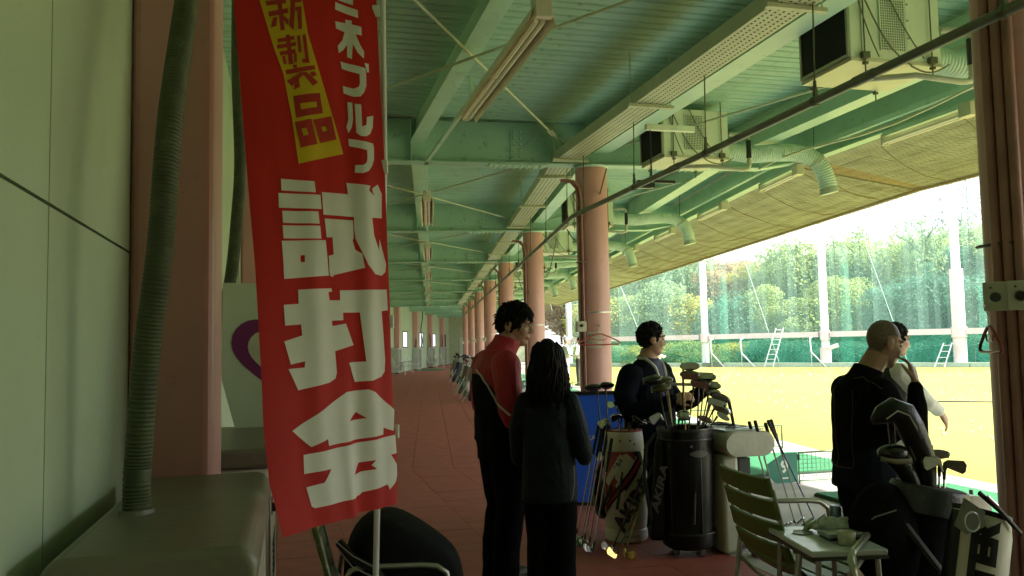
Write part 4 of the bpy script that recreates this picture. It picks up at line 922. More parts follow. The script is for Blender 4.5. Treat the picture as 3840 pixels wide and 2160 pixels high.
for i, (h, gp) in enumerate((((.643, 6.5, 1.102), (.69, 6.40, .14)), ((.715, 6.55, 1.108), (.73, 6.42, .14)))):
    club(('black driver head left of the pair above the blue board', 'black driver head right of the pair above the blue board')[i], h, gp, 'driver', ((-1, -.3, .1), (-.6, -.8, .1))[i], None, SHBL, group='clubs beside the blue board')
LH = [(.442, 6.304), (.457, 6.056), (.486, 6.125), (.513, 6.03), (.532, 5.901)]; LG = [(.639, 6.35, .861), (.657, 6.3, .846), (.693, 6.38, .872), (.705, 6.3, .85), (.705, 6.13, .76)]
for i in range(5):
    club('steel iron leaning by the blue board, head on floor, %s from the left' % ORD[i].replace('nearest', 'first'), (*LH[i], .035), LG[i], 'iron', (-.7, -.7, 0) if i < 4 else (-.8, -.5, 0), CHR, SHS, group='irons leaning beside the blue board')
club('left of the two gold headed clubs lying before the white bag', (.667, 5.70, .036), (.99, 6.0, .60), 'iron', (-.9, -.5, 0), GOLD, SHB, group='clubs leaning on the white bag')
club('right of the two gold headed clubs lying before the white bag', (.73, 5.764, .036), (1.01, 6.02, .66), 'iron', (.8, -.6, 0), GOLD, M('shaft_gold', (.40, .28, .09), .25, .6), group='clubs leaning on the white bag')
club('silver iron with dark shaft leaning on the lettering of the white bag', (.66, 5.88, .036), (.962, 6.05, .62), 'iron', (-1, -.3, 0), CHR, SHB, group='clubs leaning on the white bag')
RH = [(1.642, 5.78), (2.02, 6.461), (1.985, 6.41), (2.16, 6.59), (2.211, 6.514), (2.329, 6.603)]; RG = [(1.53, 6.0, 1.032), (1.642, 5.75, .90), (1.632, 5.86, .885), (1.72, 5.78, .88), (1.766, 5.8, .90), (1.731, 5.75, .90)]
RLb = ['black driver with wine red head leaning against the counter', 'steel club leaning at the counter end, grip nearest its middle', 'steel club half behind another at the counter end', 'steel club leaning right of the counter end', 'steel putter with thick grip leaning at the counter end', 'club with blue and black shaft leaning farthest right']
for i in range(6):
    club(RLb[i], (*RH[i], .03), RG[i], ('driver', 'iron', 'iron', 'iron', 'putter', 'driver')[i], (.5, -.8, 0) if i == 0 else (.8, .4, 0), RDH if i == 0 else None, (SHB, SHS, SHS, SHS, SHS, SHBL)[i], group='clubs leaning at the counter')
# --- blue exhibition board
bb = thing('display_board', 'bright blue display board with white lettering behind the leaning clubs', 'display board', (.665, 7.65, 0), R(-3))
MB().bx(-.36, .36, -.012, .012, .03, .985).build('panel', M('blue_panel', (.03, .13, .78), .35, var=.04), bb)
f = MB(); f.bx(-.375, .375, -.02, .02, .986, 1.02); f.bx(-.375, -.361, -.02, .02, 0, .985); f.bx(.361, .375, -.02, .02, 0, .985); f.bx(-.36, .36, -.02, .02, 0, .029); f.build('frame', BLACKP, bb)
text('lettering', 'AKIRA', .062, M('print_pale', (.5, .55, .62), .5), bb, lambda x, y: (-.02 + x, -.0135, .60 + y), offset=.001)
MB().prism([(-.11, .395), (.02, .395), (.06, .49), (-.06, .49)], -.0145, -.0125, lambda x, z, y: (x, y, z)).build('emblem', M('print_pale', (.5, .55, .62)), bb)
MB().prism([(.06, .395), (.16, .395), (.20, .49), (.10, .49)], -.0145, -.0125, lambda x, z, y: (x, y, z)).build('emblem', M('print_pale', (.5, .55, .62)), bb)

# ================================================================== CHAIRS AND TABLE
SLAT = M('slat_green', (.10, .145, .025), .42, var=.10, scale=8); ALU = M('aluminium_tube', (.42, .43, .36), .33, .7, var=.08); SLATL = M('slat_white', (.55, .56, .5), .45); 
def chair(label_, loc, rz, slm=SLAT, group='slatted garden chairs'):
    o = thing('garden_chair', label_, 'chair', loc, rz, group)
    # profile of back + seat in (x,z), chair faces +x
    pr = [(-.36, .86), (-.335, .76), (-.31, .66), (-.285, .56), (-.25, .47), (-.19, .415), (-.10, .40), (.0, .405), (.10, .415), (.20, .42)]
    for i, (a, b) in enumerate(zip(pr, pr[1:])):
        a, b = Vector((a[0], 0, a[1])), Vector((b[0], 0, b[1])); d = (b - a).normalized(); nrm = Vector((-d.z, 0, d.x)); a2, b2 = a + d * .009, b - d * .009
        bow = .018; ys = (-.235, -.12, 0, .12, .235); m = MB()
        for y in ys:
            k = bow * (1 - (y / .235) ** 2)
            off = nrm * -k if i < 5 else Vector((0, 0, -k * .6))
            for q in (a2 - nrm * .011, b2 - nrm * .011, b2 + nrm * .011, a2 + nrm * .011): m.v.append(tuple(q + off + Vector((0, y, 0))))
        for j in range(4):
            for q in range(4): m.f.append((j * 4 + q, j * 4 + (q + 1) % 4, j * 4 + 4 + (q + 1) % 4, j * 4 + 4 + q)); m.mi.append(0)
        m.f += [(3, 2, 1, 0), (16, 17, 18, 19)]; m.mi += [0, 0]
        m.build('slat', slm, o, bevel=.005)
    for y in (-.245, .245):
        sg = 1 if y > 0 else -1; y2 = y + .02 * sg
        MB().tube([(-.31, y2, 0), (-.262, y2, .40), (-.235, y2, .58)] + [(-.20, y2, .64), (-.15, y2, .655), (.12, y2, .645), (.19, y2, .635), (.235, y2, .60), (.245, y2, .54), (.27, y2, .30), (.30, y2, 0)], .0135, 10).build('arm_and_leg', ALU, o, smooth=True)
        MB().tube([(-.335, y - .02 * sg, .80), (-.27, y - .02 * sg, .52), (-.22, y - .02 * sg, .43), (-.1, y - .02 * sg, .385), (.22, y - .02 * sg, .40), (.26, y2, .41)], .010, 8).build('side_rail', ALU, o, smooth=True)
    MB().tube([(-.262, -.255, .40), (-.20, -.2, .33), (-.19, 0, .315), (-.20, .2, .33), (-.262, .255, .40)], .010, 8).build('cross_bar', ALU, o, smooth=True)
    return o
chair('green slatted chair facing the field beside the small table', (1.40, 3.98, 0), A[0] - R(3))
rk = thing('bag_rack', 'aluminium tube rack in front of the black golf bag, with a beige card', 'bag rack', (1.245, 3.18, 0), R(58))
MB().tube([(-.09, -.06, 0), (-.03, -.02, .56), (0, 0, .63), (.05, 0, .645), (.38, 0, .645)], .0135, 10).build('top_rail', ALU, rk, smooth=True)
MB().tube([(-.02, 0, .575), (.38, 0, .585)], .011, 8).build('lower_rail', ALU, rk, smooth=True)
chair('green slatted chair with a black cover bag on it behind the banner', (-.55, 3.72, 0), R(12)).scale = (.9, .9, .86)
tb = thing('side_table', 'small white side table with two cup holes between the chairs', 'table', (1.32, 3.56, 0), R(4))
MB().bx(-.19, .12, -.23, .22, .60, .625).build('table_top', M('table_white', (.56, .60, .62), .22, var=.04), tb, bevel=.006)
MB().bx(-.192, .122, -.232, .222, .588, .599).build('edge_rim', M('rim_dark', (.05, .055, .06), .4), tb)
for x, y in ((-.09, .09), (.0, -.13)):
    MB().lathe([(.040, .6255), (.045, .629), (.040, .6285), (.036, .6255)], 24, (x, y, 0), cap=False).build('cup_ring', STEEL, tb, smooth=True)
    MB().lathe([(.036, .6256), (.0355, .6262)], 24, (x, y, 0)).build('cup_hole', M('hole_grey', (.2, .21, .21), .4), tb)
lg = [(-.15, -.2), (.09, -.2), (-.15, .19), (.09, .19)]
for x, y in lg: MB().cyl((x, y, .588), (x * 1.15, y * 1.1, 0), .011).build('leg', ALU, tb, smooth=True)
TB = Vector((1.32, 3.56, .626))
ck = thing('paper_cup', 'small crushed cream cup standing in the near hole of the table', 'cup', TB + Vector((.01, -.13, 0)))
MB().lathe([(.030, 0), (.035, .02), (.037, .045), (.034, .05), (.03, .046), (.027, .012)], 14, sx=1.0, sy=.9).build('cup', M('cup_cream', (.5, .5, .36), .6, var=.2, scale=40), ck, smooth=True)
pw = MB().ell((0, 0, .028), (.095, .05, .032), 26, 14)
pw.v = [tuple(Vector(v) * (1 + .35 * noise.noise(Vector(v) * 38))) for v in pw.v]
pb = thing('plastic_bag', 'crumpled clear plastic bag on the white table', 'plastic bag', TB + Vector((.04, .07, 0)))
pb_m = M('clear_plastic', (.45, .48, .46), .15, var=.3, scale=30); pw.v = [(x, y, max(0, z)) for x, y, z in pw.v]
pw.build('film', pb_m, pb, smooth=60)
tbx = thing('flat_case', 'flat silver and black case on the white table by the black bag', 'case', TB + Vector((.03, -.03, 0)), R(8))
MB().bx(-.085, .08, -.05, .05, .012, .03).build('lid', M('case_silver', (.40, .42, .46), .25, .5), tbx, bevel=.004); MB().bx(-.075, .075, -.045, .045, 0, .0118).build('base', BLACKP, tbx)
can_ = thing('drink_can', 'small drink can at the far edge of the table', 'can', TB + Vector((.085, .17, 0)))
MB().lathe([(.024, 0), (.027, .006), (.027, .085), (.022, .095)], 18).build('body', M('can_blue', (.2, .25, .36), .25, .6), can_, smooth=True)
cb_ = thing('hanging_card', 'worn beige card hanging from the left end of the aluminium rack', 'card', (1.265, 3.165, .60), A[0] + R(25))
MB().prism([(-.085, -.22), (.10, -.25), (.115, -.10), (0, .0), (-.03, .0)], -.002, .002, lambda x, z, y: (x, y, z)).build('sheet', M('card_beige', (.36, .30, .17), .8, var=.25, scale=18, stretch=(1, 1, 6)), cb_)
MB().tube([(-.015, 0, -.005), (-.015, .0, .035), (-.01, .01, .07)], .003, 6).build('string', ROD, cb_)

# ================================================================== RIGHT FOREGROUND BAGS
rb_ = thing('golf_bag', 'bulky black golf bag with covered clubs in the right foreground', 'golf bag', (1.60, 3.60, 0), R(0))
ax0, ax1 = Vector((0, 0, 0)), Vector((.155, 0, .80))
MB().tube([ax0, ax0.lerp(ax1, .1), ax0.lerp(ax1, .5), ax0.lerp(ax1, .86), ax1], [(.13, .12), (.145, .13), (.14, .13), (.135, .13), (.14, .13)], 28).build('body', BLACKF, rb_, smooth=True)
d_, t_, b_ = basis(ax1 - ax0, (1, 0, 0))
MB().tube([ax1 - d_ * .09, ax1 - d_ * .085, ax1 + d_ * .0, ax1 + d_ * .018], [.135, .152, .158, .150], 32).build('cuff', M('cuff_leather', (.026, .029, .035), .32, var=.15, bump=.05, bscale=80), rb_, smooth=35)
MB().tube([ax1 + d_ * .0185, ax1 + d_ * .022], [.142, .138], 32).build('mouth', DARK, rb_)
pk_ = MB().ell((-.055, -.03, .58), (.155, .125, .27), 24, 16); pk_.v = [tuple(Vector(v) + Vector(v).normalized() * .02 * noise.noise(Vector(v) * 9)) for v in pk_.v]
pk_.build('hood', BLACKF, rb_, smooth=True)
MB().ell((.0, -.13, .22), (.12, .07, .18), 20, 14).build('front_pocket', BLACKF, rb_, smooth=True)
MB().tube([(.04, -.22, .42), (.07, -.235, .28), (.05, -.22, .12)], .004, 6).build('zip', M('zip', (.2, .2, .2), .4, .5), rb_)
MB().tube([(-.18, -.07, .66), (-.13, -.12, .72), (-.05, -.14, .75)], .0035, 6).build('piping', M('piping_grey', (.25, .25, .24), .4), rb_)
MB().tube([(-.02, -.12, .70), (.10, -.19, .5), (.16, -.2, .3), (.13, -.16, .1)], .018, 8).build('strap', M('strap_black', (.02, .02, .02), .6), rb_)
M0 = Vector((1.60, 3.60, 0)) + ax1
def cover_club(label_, top, tip, base, rr, kind):
    o = thing('covered_club', label_, 'golf club', base, 0, 'covered clubs in the black bag'); B = Vector(base)
    top, tip = Vector(top), Vector(tip)
    return o
# big leather driver cover: a hooked sock with piping
hc = thing('head_cover', 'large black leather driver cover with pale piping', 'head cover', (1.70, 3.60, .70))
O_ = Vector((1.70, 3.60, .70))
CV = M('cover_leather', (.010, .011, .010), .30, spec=.35, var=.2, bump=.04, bscale=50)
pth = [Vector((1.735, 3.6, .70)), Vector((1.745, 3.6, .85)), Vector((1.742, 3.6, .93)), Vector((1.715, 3.595, 1.0)), Vector((1.685, 3.59, 1.07)), Vector((1.655, 3.585, 1.125)), Vector((1.605, 3.58, 1.145)), Vector((1.555, 3.575, 1.125)), Vector((1.515, 3.57, 1.10))]
MB().tube([p - O_ for p in pth], [(.035, .04), (.038, .042), (.045, .048), (.052, .052), (.056, .055), (.056, .056), (.050, .056), (.036, .045), (.012, .02)], 22).build('cover', CV, hc, smooth=True)
MB().tube([p - O_ + Vector((.0, -.054 if 1 < i < 7 else -.04, -.012 if i > 4 else 0)) for i, p in enumerate(pth[2:8])], .0035, 6).build('piping', M('piping_pale', (.33, .34, .28), .4), hc)
MB().tube([(p - O_) + Vector((-.048, -.025, 0)) for p in pth[2:6]], .003, 6).build('piping', M('piping_pale', (.33, .34, .28)), hc)
text('lettering', 'DRIVER', .02, GREYP, hc, lambda x, y: (.005 - .03 + .014 * 0 + (-.5 * x) + y * .6 - .02 + .035, -.056 - .008, .355 + x * .85 + y * .3), offset=.0005)
h2 = thing('head_cover', 'small black and tan wood cover below the large one', 'head cover', (1.62, 3.58, .72))
MB().tube([(.08, .02, 0), (.06, .01, .12), (.02, 0, .19), (-.04, 0, .235)], [.026, .034, .042, .03], 18).build('cover', CV, h2, smooth=True)
hh = MB().ell((-.02, -.005, .245), (.066, .05, .038), 20, 12); hh.build('crown', CHD, h2, smooth=True)
MB().tube([(-.08, -.02, .225), (-.03, -.05, .215), (.03, -.045, .215), (.045, -.01, .22)], .011, 8).build('tan_band', M('band_tan', (.28, .26, .18), .5), h2, smooth=True)
MB().tube([(-.03, 0, .27), (-.035, 0, .38)], .003, 6).tube([(-.005, 0, .27), (-.005, 0, .37)], .003, 6).build('shaft', SHS, h2)
for i, (h, g_) in enumerate((((1.785, 3.56, .915), (1.76, 3.6, .2)), ((1.825, 3.6, .895), (1.78, 3.6, .2)), ((1.79, 3.64, .94), (1.77, 3.6, .2)))):
    club(('pale iron head over the rim of the black bag', 'iron head farthest right over the rim of the black bag', 'dark iron arching behind the others in the black bag')[i], h, g_, 'iron' if i < 2 else 'hybrid', (-1, -.2, .1) if i == 0 else (1, -.3, .1), M('iron_dull', (.16, .16, .11), .35, .8) if i < 2 else None, None, group='irons in the black bag')
# white bag with black lettering
tbg = thing('golf_bag', 'white golf bag with black vertical lettering at the lower right', 'golf bag', (1.60, 3.17, 0), R(6))
tbg.scale = (.84, .84, 1)
tax = Vector((.185, .04, .70)).normalized()
def T3(x, y, z):   # axis frame of the leaning bag
    d, t, b = basis(tax, (1, 0, 0)); return t * x + b * y + d * z
mb = MB(); n = 32
pr = [(.115, 0), (.128, .02), (.13, .3), (.128, .74), (.116, .80)]
for r_, z in pr:
    for j in range(n): a_ = 2 * math.pi * j / n; mb.v.append(tuple(T3(r_ * math.cos(a_), r_ * math.sin(a_), z)))
mb.f += [(i * n + j, i * n + (j + 1) % n, (i + 1) * n + (j + 1) % n, (i + 1) * n + j) for i in range(len(pr) - 1) for j in range(n)]; mb.f += [tuple(range(n - 1, -1, -1)), tuple((len(pr) - 1) * n + j for j in range(n))]; mb.mi = [0] * len(mb.f)
mb.build('body', WV, tbg, smooth=35)
def tb_fn(th, z0, ang, r=.1315):
    ca, sa = math.cos(ang), math.sin(ang)
    def fn(x, y):
        X, Y = x * ca - y * sa, x * sa + y * ca; t_ = th + X / r
        return T3((r) * math.cos(t_), r * math.sin(t_), z0 + Y)
    return fn
text('lettering', 'TER', .135, BV, tbg, tb_fn(R(-112), .655, R(90)), offset=.010, cuts=2)
cuf = MB(); 
for i, (r_, z) in enumerate([(.116, .80), (.120, .803), (.120, .818), (.116, .82)]):
    for j in range(n): a_ = 2 * math.pi * j / n; cuf.v.append(tuple(T3(r_ * math.cos(a_), r_ * math.sin(a_), z)))
cuf.f += [(i * n + j, i * n + (j + 1) % n, (i + 1) * n + (j + 1) % n, (i + 1) * n + j) for i in range(3) for j in range(n)]; cuf.mi = [0] * len(cuf.f)
cuf.build('cuff', BV, tbg, smooth=35)
MB().add([T3(-.19, -.10, .73), T3(-.15, -.13, .71), T3(-.08, -.145, .755), T3(-.08, -.135, .81), T3(-.16, -.10, .84)], [(0, 1, 2, 3, 4)]).build('flap', M('flap_grey', (.20, .20, .18), .5), tbg)
MB().tube([T3(.034 * math.cos(R(a_)) - .14, -.145, .76 + .034 * math.sin(R(a_))) for a_ in range(0, 360, 20)], .004, 6, closed=True).build('ring', STEEL, tbg)
MB().tube([T3(-.12, -.14, .87), T3(-.02, -.14, .83), T3(.11, -.11, .77)], (.010), 8).build('zip_band', BV, tbg, smooth=True)
MB().tube([T3(-.09, -.155, .865), T3(-.04, -.155, .842)], (.006), 6).build('zip_pull', STEEL, tbg)
MB().tube([T3(-.12, -.06, .5), T3(-.16, -.1, .35), T3(-.15, -.1, .15), T3(-.1, -.1, .02)], .02, 8).build('strap', BV, tbg, smooth=True)
m = MB(); k = 0
for i in range(13):
    a_ = R(-250 + 7.6 * i)
    for r_, z in ((.1315, .02), (.1325, .3), (.1305, .735), (.1185, .795)): m.v.append(tuple(T3(r_ * math.cos(a_), r_ * math.sin(a_), z)))
m.f = [(i * 4 + j, i * 4 + 4 + j, i * 4 + 5 + j, i * 4 + 1 + j) for i in range(12) for j in range(3)]; m.mi = [0] * len(m.f); m.build('black_panel', BV, tbg, smooth=True)
# black cover bag on the chair behind the banner
cvb = thing('cover_bag', 'big slumped black cover bag behind the foot of the banner', 'bag', (-.57, 3.72, 0), R(8))
m = MB(); outl = [(-.20, .50), (-.16, .70), (-.02, .76), (.10, .73), (.30, .60), (.335, .52), (.345, .30), (.36, .12), (.33, .03), (.0, .02), (-.15, .2)]
for j, (y, sc) in enumerate(((-.24, .82), (-.18, .96), (0, 1), (.16, .95), (.22, .8))):
    for x, z in outl:
        q = Vector((.07 + (x - .07) * sc, y, .36 + (z - .36) * sc)); m.v.append(tuple(q + Vector((.03, .02, .03)) * noise.noise(q * 8)))
n = len(outl); m.f += [(j * n + i, j * n + (i + 1) % n, (j + 1) * n + (i + 1) % n, (j + 1) * n + i) for j in range(4) for i in range(n)] + [tuple(range(n - 1, -1, -1)), tuple(4 * n + i for i in range(n))]; m.mi = [0] * len(m.f)
o = m.build('body', M('cover_nylon', (.008, .008, .009), .75, var=.3, scale=9, bump=.10, bscale=16, spec=.12), cvb, smooth=True); sbv = o.modifiers.new('subsurf', 'SUBSURF'); sbv.levels = 2; sbv.render_levels = 2
MB().tube([(-.19, -.22, .66), (-.13, -.26, .60), (-.05, -.27, .56), (.0, -.26, .5)], (.018), 8).build('strap', BV, cvb, smooth=True)
MB().tube([(-.21, -.235, .675), (-.13, -.278, .615), (-.03, -.285, .56)], .003, 6).tube([(-.19, -.235, .63), (-.13, -.278, .57), (-.05, -.285, .53)], .003, 6).build('piping', M('piping_pale', (.33, .34, .28)), cvb)
ps = thing('plastic_folder', 'stack of clear plastic folders at the foot of the banner', 'folder', (-.33, 3.30, .44), R(6))
for i in range(3): MB().bx(-.16, .16, -.11, .11, .006 * i, .006 * i + .003).build('sheet', M('folder_film', (.10, .13, .14), .12, var=.2), ps, rot=(R(2 * i), R(-3 * i), R(4 * i)))
bxs = thing('storage_box', 'low dark box under the plastic folders by the banner pole', 'box', (-.33, 3.30, 0), R(6))
MB().bx(-.19, .19, -.14, .14, 0, .40).build('body', M('box_dark', (.05, .05, .045), .6), bxs, bevel=.008); MB().bx(-.20, .20, -.15, .15, .401, .435).build('lid', M('lid_dark', (.07, .075, .07), .4), bxs, bevel=.008)

# ================================================================== DOWN THE HALL
# golf bags on stands along the tees
BG = [M('bag_navy', (.02, .025, .05), .5), M('bag_grey', (.16, .16, .15), .5), M('bag_brown', (.10, .07, .045), .5), M('bag_black', (.015, .015, .016), .45), M('bag_white', (.5, .5, .46), .45), M('bag_dkgreen', (.02, .05, .035), .5)]
def small_bag(label_, loc, rz, m, m2):
    o = thing('golf_bag', label_, 'golf bag', loc, rz, 'stand bags along the tees')
    tl = Vector((.22, 0, .80))
    MB().tube([(.0, 0, .02), (.02, 0, .1), tl * .6, tl], [.12, .135, .13, .14], 16).build('body', m, o, smooth=True)
    MB().ell((.02, -.11, .32), (.07, .05, .16), 12, 8).build('pocket', m2, o, smooth=True)
    for sg in (-1, 1): MB().cyl((.16, sg * .08, .66), (-.22, sg * .24, 0), .010).build('leg', ALU, o)
    for j in range(5):
        a_ = j * 1.3; q = tl + Vector((.08 * math.cos(a_), .08 * math.sin(a_), 0)); e = q + Vector((.06 * math.cos(a_) + .06, .06 * math.sin(a_), .20 + .06 * (j % 3)))
        mm = MB(); mm.cyl(q, e, .006, n=5); mm.ell(e, (.055, .035, .035), 8, 6); mm.build('club_head', (BLACKP, WHITEP, RV)[j % 3] if j % 2 else BLACKP, o)
nb_ = ['beige', 'grey', 'brown', 'black', 'white']
for i, s in enumerate((11.6, 13.2, 14.9, 16.8, 18.9, 21.2, 23.5, 26.0, 29.0)):
    small_bag('stand golf bag propped on thin legs along the tees, %s down the corridor' % ORD[i], S(1, s, -1.05 + random.uniform(-.1, .1), 0), A[1] + R(-20 + random.uniform(-25, 25)), BG[i % 6], BG[(i + 3) % 6])
# cabinets, white chairs, mat near the far wall
CAB = M('cabinet_grey', (.40, .42, .36), .45)
def cabinet(label_, k, s, w_=.9):
    o = thing('steel_cabinet', label_, 'cabinet', S(k, s, WALL + .02, 0), A[k], 'grey cabinets on the far wall')
    MB().bx(0, .42, 0, w_, .05, 1.42).build('body', CAB, o, bevel=.012)
    for y in (.1, w_ * .5, w_ - .16): MB().bx(.421, .44, y, y + .05, .15, 1.35).build('strip', M('cab_strip', (.12, .12, .1), .5), o)
    MB().bx(.02, .40, .02, w_ - .02, 0, .049).build('plinth', BLACKP, o)
for i, (k, s) in enumerate(((2, .0), (2, 6.7), (2, 12.6), (2, 18.6))): cabinet('tall grey cabinet under a dark hose, %s along the far wall' % ORD[i], k, s)
for i, s in enumerate((6.9, 9.2, 12.8, 18.8)):
    b = S(2, s, WALL + .2, 1.43)
    hose('thin dark hose on the far wall, %s from the banner' % ORD[i], [b, S(2, s + .1, WALL + .22, 1.9), S(2, s + .3, WALL + .12, 2.6), S(2, s + .45, WALL + .2, 3.4), S(2, s + .5, WALL + .2, 4.2)], .035)
FCS = ['nearest', 'second', 'third', 'fourth', 'fifth', 'sixth']
for i, (s, t, rz) in enumerate(((-1.5, -3.5, 10), (.9, -3.5, 0), (3.6, -3.6, -5), (9.3, -3.4, 5), (12.0, -3.3, 0), (15.0, -3.3, 0))):
    chair('white slatted chair along the far wall, %s from the banner' % FCS[i], S(2, s, t, 0), A[2] + R(rz), SLATL, 'white chairs by the far wall')
gm = thing('floor_mat', 'flat green mat on the red floor before the far cabinet', 'mat', S(2, 5.0, WALL + .3, .0), A[2])
MB().bx(.2, 1.7, 0, 3.2, .001, .018).build('mat', TURF, gm)
# ================================================================== OUTSIDE: net fence, poles, hill, trees
FD = Vector((.786, -.619, 0)); FN = Vector((.619, .786, 0)); F_0 = Vector((11.5, 50.7, 0))
def FP(i, off=0, z=0): return F_0 + FD * 7.19 * i + FN * off + Vector((0, 0, z))
FA = math.atan2(FD.y, FD.x)
POLEW = M('pole_white', (.62, .68, .68), .4, var=.05, scale=1); POLEP = M('pole_pink', (.66, .59, .59), .5, var=.08, scale=1.5)
# hill behind the net
hm_ = MB(); nI, nJ = 60, 26
def hill(i, off):
    k = max(0, off - 4)
    hgt = -.06 + 5.2 * (1 - math.exp(-k / 26)) + .05 * k + 1.2 * noise.noise(Vector((i * .5, off * .05, 2))) * min(1, k / 15)
    return hgt * (.75 + .25 * math.tanh((i + 1) / 3) + .12 * max(0, i - 2))
for a_ in range(nI + 1):
    i = -14 + 36 * a_ / nI
    for b_ in range(nJ + 1):
        off = .8 + 110 * (b_ / nJ) ** 1.6; hm_.v.append(tuple(FP(i, off, hill(i, off))))
for a_ in range(nI):
    for b_ in range(nJ):
        q = a_ * (nJ + 1) + b_
        if hm_.v[q][0] < 3.4: continue
        hm_.f.append((q, q + nJ + 1, q + nJ + 2, q + 1)); hm_.mi.append(0)
tag(hm_.build('hillside', M('hill_ground', (.10, .10, .045), .9, var=.4, scale=.5)), kind='structure')
# kerb at the far edge of the turf
MBk = MB()
for i in [-1.6, -.8] + list(range(0, 22)): MBk.hexa([FP(i, -.25, -.06), FP(i + .995, -.25, -.06), FP(i + .995, .15, -.06), FP(i, .15, -.06)], [FP(i, -.25, .17), FP(i + .995, -.25, .17), FP(i + .995, .15, .17), FP(i, .15, .17)])
tag(MBk.build('kerb', M('kerb_green', (.40, .52, .38), .7, var=.1)), kind='structure')
PI_ = [-1.39, 0, 1.0, 1.93, 2.9, 4.0]
PL = ['beside the second inner column', 'left of the ladder', 'right of the ladder', 'thick and pink at its foot', 'beyond the right column', 'far right outside']
for n_, i in enumerate(PI_):
    p = FP(i, .3); rr = .22 if n_ != 3 else .32
    o = thing('net_pole', 'tall white net pole ' + PL[n_], 'pole', p, FA, 'net poles across the field')
    if n_ == 3:
        MB().lathe([(rr, -.1), (rr, 4.9)], 24).build('sleeve', POLEP, o, smooth=True); MB().lathe([(rr * .68, 4.9), (rr * .55, 20)], 24).build('shaft', POLEW, o, smooth=True)
    elif n_ == 2:
        MB().lathe([(rr + .08, -.1), (rr + .08, 1.0)], 24).build('sleeve', POLEP, o, smooth=True); MB().lathe([(rr, 1.0), (rr * .8, 20)], 24).build('shaft', POLEW, o, smooth=True)
        fl_ = MB(); fl_.box((.55, -.3, 1.05), (.5, .2, .22), Matrix.Rotation(R(-20), 3, 'Y')); fl_.build('floodlight', WHITEP, o, bevel=.02)
        MB().box((.3, -.2, 1.0), (.5, .06, .08)).build('bracket', WHITEP, o)
    else:
        MB().lathe([(rr, -.1), (rr, 1.35), ], 24).build('sleeve', POLEW, o, smooth=True); MB().lathe([(rr * .95, 1.35), (rr * .75, 20)], 24).build('shaft', POLEW, o, smooth=True)
    MB().lathe([(rr + .05, 1.42), (rr + .05, 1.95)], 24).build('collar', POLEP, o, smooth=True)
BM = M('beam_pink', (.62, .57, .56), .55, var=.12, scale=2, spot=.4, spotcol=(.4, .36, .34), spotscale=1.2)
for a_, b_ in zip(PI_, PI_[1:]):
    m = MB(); e = .33 / 7.19
    m.hexa([FP(a_ + e, .1, 1.58), FP(b_ - e, .1, 1.58), FP(b_ - e, .4, 1.58), FP(a_ + e, .4, 1.58)], [FP(a_ + e, .1, 1.88), FP(b_ - e, .1, 1.88), FP(b_ - e, .4, 1.88), FP(a_ + e, .4, 1.88)])
    tag(m.build('fence_beam', BM), 'pale pink fence beam starting at the pole ' + PL[PI_.index(a_)], 'beam', 'beams between the net poles')
# nets
def net_mat(name, col, fac):
    m = bpy.data.materials.new(name); m.use_nodes = True; t = m.node_tree; t.nodes.clear()
    o_ = nn(t, 'ShaderNodeOutputMaterial'); d_ = nn(t, 'ShaderNodeBsdfDiffuse'); d_.inputs['Color'].default_value = (*col, 1)
    l_ = nn(t, 'ShaderNodeBsdfTranslucent'); l_.inputs['Color'].default_value = (*col, 1); a_ = nn(t, 'ShaderNodeMixShader'); a_.inputs[0].default_value = .5
    tr = nn(t, 'ShaderNodeBsdfTransparent'); mx_ = nn(t, 'ShaderNodeMixShader'); nz_ = nn(t, 'ShaderNodeTexNoise'); nz_.inputs['Scale'].default_value = .5
    mp_ = nn(t, 'ShaderNodeMapping'); mp_.inputs['Scale'].default_value = (1.5, 1.5, .12); tc_ = nn(t, 'ShaderNodeTexCoord'); mr = nn(t, 'ShaderNodeMapRange'); mr.inputs['From Min'].default_value = .3; mr.inputs['From Max'].default_value = .7
    mr.inputs['To Min'].default_value = fac * .8; mr.inputs['To Max'].default_value = fac * 1.2
    K = t.links.new; K(tc_.outputs['Object'], mp_.inputs[0]); K(mp_.outputs[0], nz_.inputs['Vector']); K(nz_.outputs['Fac'], mr.inputs['Value']); K(mr.outputs[0], mx_.inputs[0])
    K(d_.outputs[0], a_.inputs[1]); K(l_.outputs[0], a_.inputs[2]); K(tr.outputs[0], mx_.inputs[1]); K(a_.outputs[0], mx_.inputs[2]); K(mx_.outputs[0], o_.inputs[0]); return m
NETM = net_mat('net_teal', (.42, .70, .58), .22); NETL = net_mat('net_lower', (.07, .36, .26), .36); NETF = net_mat('net_fold', (.10, .48, .34), .16)
